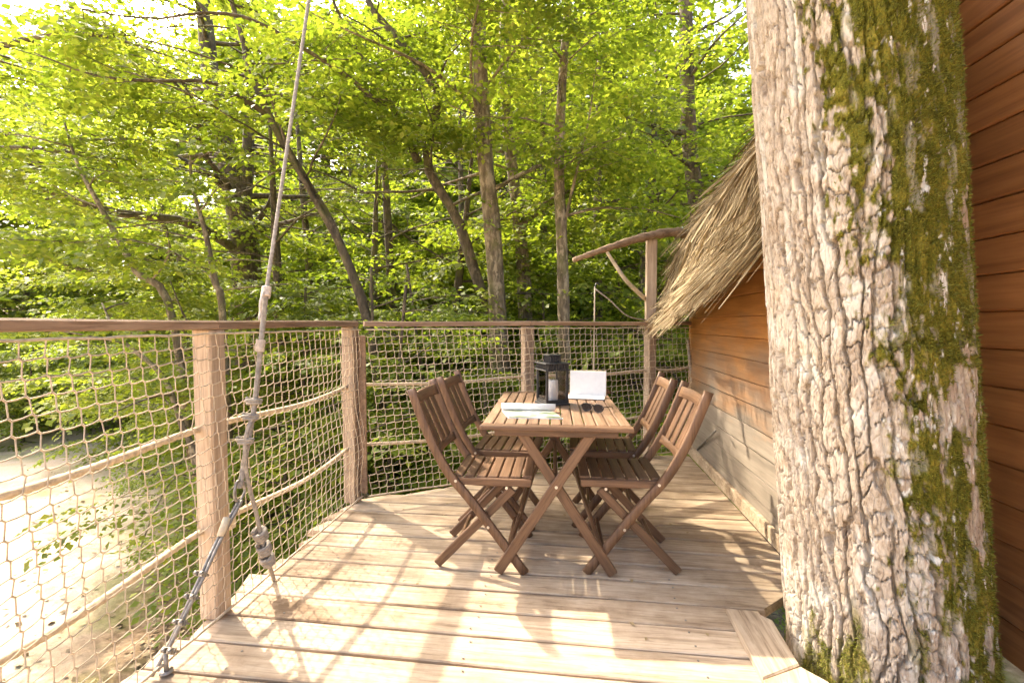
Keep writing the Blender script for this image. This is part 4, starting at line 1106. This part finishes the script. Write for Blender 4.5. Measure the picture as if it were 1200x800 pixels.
# ------------------------------------------------------------------ lantern
lp = onz(647, 473, TABLE_Z)
lan = thing('lantern', (lp.x, lp.y, TABLE_Z + .0005), 'black metal and glass candle lantern standing on the table', 'lantern', rotz=math.radians(28))
S2 = .064
part('base', join(cbox((0, 0, .006), (.148, .148, .012), .003), cbox((0, 0, .0165), (.132, .132, .009), .002)), M['black'], lan)
for sx in (-1, 1):
    for sy in (-1, 1):
        part('corner_post', cbox((sx * (S2 - .004), sy * (S2 - .004), .1045), (.013, .013, .167), .002), M['black'], lan)
for k in range(4):
    a = k * math.pi / 2
    R = np.array(Matrix.Rotation(a, 3, 'Z'))
    part('pane', cbox((S2 - .003, 0, .1045), (.002, .106, .165), .0005, R) if False else (cbox((S2 - .004, 0, .1045), (.002, .1045, .165), .0004)[0] @ R.T, cbox((0, 0, 0), (1, 1, 1))[1]), M['glass'], lan)
    part('frame_rail', (cbox((S2 - .004, 0, .026), (.008, .1045, .008), .001)[0] @ R.T, cbox((0, 0, 0), (1, 1, 1))[1]), M['black'], lan)
lid = part('lid', join(cbox((0, 0, .1915), (.15, .15, .007), .002), cbox((0, 0, .2095), (.128, .128, .029), .003), cbox((0, 0, .2275), (.15, .15, .007), .002)), M['black'], lan)
for k in range(4):
    R = np.array(Matrix.Rotation(k * math.pi / 2, 3, 'Z'))
    for j in range(8):
        part('vent_rib', (cbox((.0675, -.058 + j * .0166, .2095), (.007, .006, .029), .001)[0] @ R.T, cbox((0, 0, 0), (1, 1, 1))[1]), M['black'], lid)
cap = part('cap', join(cbox((0, 0, .2495), (.066, .066, .0365), .003), cbox((0, 0, .271), (.082, .082, .0065), .002)), M['black'], lan)
for k in range(4):
    R = np.array(Matrix.Rotation(k * math.pi / 2, 3, 'Z'))
    for j in range(5):
        part('vent_rib', (cbox((.0355, -.028 + j * .014, .2495), (.006, .005, .034), .001)[0] @ R.T, cbox((0, 0, 0), (1, 1, 1))[1]), M['black'], cap)
cn = thing('candle', (lp.x, lp.y, TABLE_Z + .0218), 'white pillar candle standing inside the black lantern', 'candle')
part('wax', tube([(0, 0, 0), (0, 0, .004), (0, 0, .108), (0, 0, .113), (0, 0, .1125)], (.030, .032, .032, .030, .018), 20), M['wax'], cn, True)
part('wick', tube([(0, 0, .112), (.001, 0, .122)], .0012, 5), M['black'], cn)

# ------------------------------------------------------------------ brochure, book, sunglasses
mp = onz(622, 486, TABLE_Z)
mag = thing('brochure', (mp.x, mp.y, TABLE_Z), 'glossy open brochure with its cover rolled back lying on the table', 'brochure', rotz=math.radians(3))
def sheet(pts, y0_, y1_, th, taper=0.0):
    P = np.array(pts, float); n = len(P); V = []
    for k, (x, z) in enumerate(P):
        for y_ in (y0_, y1_): V += [(y_, x, z), (y_, x, z + th)]
    Fq = []
    for i in range(n - 1):
        a = i * 4; Fq += [[a + 1, a + 3, a + 7, a + 5], [a, a + 4, a + 6, a + 2], [a, a + 1, a + 5, a + 4], [a + 2, a + 6, a + 7, a + 3]]
    Fq += [[0, 2, 3, 1], [(n - 1) * 4, (n - 1) * 4 + 1, (n - 1) * 4 + 3, (n - 1) * 4 + 2]]
    return V, Fq
# sheared page block: front edge lies to the right of the back edge
pv, pf = sheet([(-.085, .003), (-.05, .004), (0, .006), (.05, .007), (.075, .006)], -.125, .125, .003)
pv = np.array(pv); pv[:, 0] += -pv[:, 1] * .28
part('page', (pv, pf), M['print'], mag)
pv2 = pv.copy(); pv2[:, 2] = np.where(pv2[:, 2] > .0055, pv2[:, 2], pv2[:, 2]); pv2 = pv * np.array((1.03, 1.03, 1)) + np.array((0, 0, -.0028))
part('backing_page', (pv2, pf), M['paper'], mag)
rol = [(.075 + .017 * math.cos(a) - .004, .025 + .017 * math.sin(a)) for a in np.linspace(-math.pi / 2, 1.35 * math.pi, 22)]
part('rolled_cover', sheet(rol, -.150, .122, .0009), M['paper'], mag, True)

bk = onz(688, 467, TABLE_Z)
book = thing('open_book', (bk.x, bk.y, TABLE_Z), 'white open book propped upright on the far end of the table', 'book', rotz=math.radians(-6))
part('standing_page', cbox((0, 0, 0), (.215, .004, .150), .001, np.array(Matrix.Rotation(math.radians(-9), 3, 'X'))), M['paper'], book, loc=(0, .075, .080))
part('standing_cover', cbox((0, 0, 0), (.221, .003, .156), .001, np.array(Matrix.Rotation(math.radians(-9), 3, 'X'))), M['tag'], book, loc=(0, .0795, .081))
part('lying_page', (np.array(sheet([(-.045, .004), (0, .007), (.03, .012), (.062, .006)], -.118, .100, .004)[0]), sheet([(0, 0)] * 4, 0, 1, 1)[1]), M['paper'], book)
kb = onz(707, 462, TABLE_Z)
blk = thing('wooden_bookrest', (kb.x, kb.y, TABLE_Z), 'small brown wooden rest at the corner of the white book', 'book rest', rotz=math.radians(48))
part('strip', join(cbox((0, 0, .009), (.125, .030, .017), .003), cbox((0.012, .004, .0225), (.088, .020, .010), .003)), M['teak_x'], blk)

gp = onz(694, 483, TABLE_Z)
sg = thing('sunglasses', (gp.x, gp.y, TABLE_Z), 'dark sunglasses lying on the table slats', 'sunglasses', rotz=math.radians(-32))
for s in (-1, 1):
    ring = [(s * .034 + .027 * math.cos(a) * (1 + .1 * math.sin(a)), .004 * math.cos(a * 2), .024 + .0195 * math.sin(a)) for a in np.linspace(0, 2 * math.pi, 25)]
    part('rim', tube(ring, .0026, 6, cap=False), M['darkplastic'], sg, True)
    part('lens', disc((0, 0, 0), 1, .04, (0, 1, 0), 24), M['darkplastic'], sg).matrix_local = Matrix.Translation((s * .034, 0, .024)) @ Matrix.Diagonal((.0255, .03, .0185, 1))
    part('temple', tube(lerp_path([(s * .062, 0, .032), (s * .064, .05, .028), (s * .058, .10, .020), (s * .05, .128, .004)], 10), .0026, 6), M['darkplastic'], sg, True)
part('bridge', tube(lerp_path([(-.010, 0, .030), (0, -.002, .034), (.010, 0, .030)], 6), .0026, 6), M['darkplastic'], sg, True)

# ------------------------------------------------------------------ suspension rope, cable and clamps
RX = -1.27
anchor1 = onz(193, 788, .004); anchor2 = onz(321, 679, .004)
hook = onx(281, 572, RX); knot = onx(312, 342, RX)
top = onx(362, 0, RX); d_ = (top - knot).normalized(); far_top = top + d_ * 2.4
sr = thing('suspension_rope', anchor2, 'long grey twisted suspension rope hanging down past the rail to the deck', 'rope')
O = tuple(anchor2)
part('upper_rope', rope([far_top, top, (top + knot) / 2, knot + d_ * .02], .0088, .009), M['greyrope'], sr, True, org=O)
low_pts = [knot, onx(306, 400, RX), onx(299, 470, RX), onx(290, 520, RX), hook]
part('lower_rope', rope(low_pts, .0115, .009), M['greyrope'], sr, True, org=O)
part('doubled_rope', rope([onx(303, 425, RX), onx(297, 480, RX + .022), onx(288, 515, RX + .024), onx(289, 556, RX + .012), onx(300, 600, RX + .005), onx(309, 640, RX), anchor2], .009, .009), M['greyrope'], sr, True, org=O)
def coil(c, ax, r, wr, turns, h, seed=0):
    ax = Vector(ax).normalized(); u = ax.orthogonal().normalized(); v = ax.cross(u); rg = random.Random(seed); pts = []
    for i in range(int(turns * 14)):
        a = i / 14 * 2 * math.pi; f = i / (turns * 14) - .5
        pts.append(tuple(Vector(c) + ax * (f * h) + (u * math.cos(a) + v * math.sin(a)) * r * (1 + .18 * rg.random())))
    return tube(pts, wr, 6)
axl = (hook - knot).normalized()
part('knot', coil(knot, d_, .013, .006, 5, .042, 1), M['twine'], sr, True, org=O)
part('loose_end', tube(lerp_path([knot + Vector((0, -.02, 0)), knot + Vector((.005, -.045, -.05)), knot + Vector((.0, -.04, -.085)), knot + Vector((.004, -.055, -.12))], 10), (.006,) * 9 + (.003,), 6), M['twine'], sr, True, org=O)
part('whipping', coil(onx(305, 405, RX), axl, .0145, .003, 9, .05, 2), M['twine'], sr, True, org=O)
for k, (x, y_) in enumerate(((297, 470), (293, 488), (287, 516))):
    part('lashing', coil(onx(x, y_, RX + .008), axl, .024, .007, 2, .022, 3 + k), M['greyrope'], sr, True, org=O)
for k, f in enumerate((.30, .42, .54)):
    c = onx(*((305, 626), (309.5, 642), (313.5, 655))[k], RX)
    part('foot_knot', coil(c, (anchor2 - hook).normalized(), .019, .0095, 3, .045, 20 + k), M['greyrope'], sr, True, org=O)
scb = thing('anchor_cable', anchor1, 'steel anchor cable with wire clamps bolted through the front deck board', 'cable')
O1 = tuple(anchor1)
part('hook_eye', tube(lerp_path([hook + Vector((0, .02, .02)), hook + Vector((0, .028, -.02)), hook + Vector((0, -.005, -.05)), hook + Vector((0, -.03, -.02)), hook + Vector((0, -.015, .03)), hook + Vector((0, .02, .02))], 30), .0055, 7), M['steel'], scb, True, org=O1)
c0 = hook + Vector((0, -.005, -.045)); c1 = anchor1 + Vector((0, 0, .055))
cab_pts = [c0, onx(255, 632, RX), onx(228, 690, RX), c1 + Vector((0, .012, .02)), onz(178, 792, .012)]
part('cable', rope(cab_pts, .0065, .008, .04, 8, 4, .25), M['steel'], scb, True, org=O1)
part('cable', rope([c0 + Vector((.012, 0, 0)), onx(258, 634, RX + .014), onx(231, 692, RX + .014), c1 + Vector((.013, 0, .02))], .0065, .008, .04, 8, 4, .25), M['steel'], scb, True, org=O1)
part('eye_bolt', join(tube([anchor1 + Vector((.006, 0, -.02)), anchor1 + Vector((.006, 0, .075))], .007, 8), disc(anchor1 + Vector((.006, 0, .006)), .02, .006, (0, 0, 1), 12)), M['steel'], scb, True, org=O1)
part('sleeve', tube([onx(266, 606, RX + .007), onx(262, 618, RX + .007), onx(258, 628, RX + .007)], (.013, .0135, .012), 9), M['tag'], scb, True, org=O1)
dcl = (c1 - c0).normalized()
for x, y_ in ((236, 672), (225, 699), (212, 729), (199, 762)):
    c = Vector(onx(x, y_, RX + .007)); fr_ = dcl.orthogonal().normalized(); sd = dcl.cross(fr_).normalized()
    o = part('clamp', join(cbox((0, 0, 0), (.036, .014, .018), .002), tube([(-.011, -.02, 0), (-.011, .022, 0)], .004, 6), tube([(.011, -.02, 0), (.011, .022, 0)], .004, 6),
                           disc((-.011, .017, 0), .0075, .007, (0, 1, 0), 6), disc((.011, .017, 0), .0075, .007, (0, 1, 0), 6),
                           tube(lerp_path([(-.011, -.018, 0), (-.008, -.027, 0), (0, -.030, 0), (.008, -.027, 0), (.011, -.018, 0)], 9), .004, 6)), M['steel'], scb, True)
    o.matrix_local = Matrix.Translation(c - anchor1) @ Matrix((Vector((1, 0, 0)), dcl.cross(Vector((1, 0, 0))).normalized(), dcl)).transposed().to_4x4()

# small fallen leaves and flecks on the boards
rg = np.random.default_rng(12)
for i in range(34):
    x = rg.uniform(-1.0, .85); y_ = rg.uniform(1.5, 3.6)
    if y_ > back_y(x) - .15 or (x > .68 and y_ < 2.1): continue
    l = rg.uniform(.018, .032)
    v = np.array(((0, 0, .001), (.45 * l, -.3 * l, .004), (l, 0, .002), (.45 * l, .3 * l, .005), (.45 * l, 0, .0015)))
    o = part('fallen_leaf', (v, [(0, 1, 4), (1, 2, 4), (2, 3, 4), (3, 0, 4)]), M['straw'], None, loc=(x, y_, .0035), rot=(0, 0, rg.uniform(0, 6.3)))
    tag(o, 'tiny dry fallen leaf lying on the deck boards', 'leaf', 'fallen leaves on the deck')
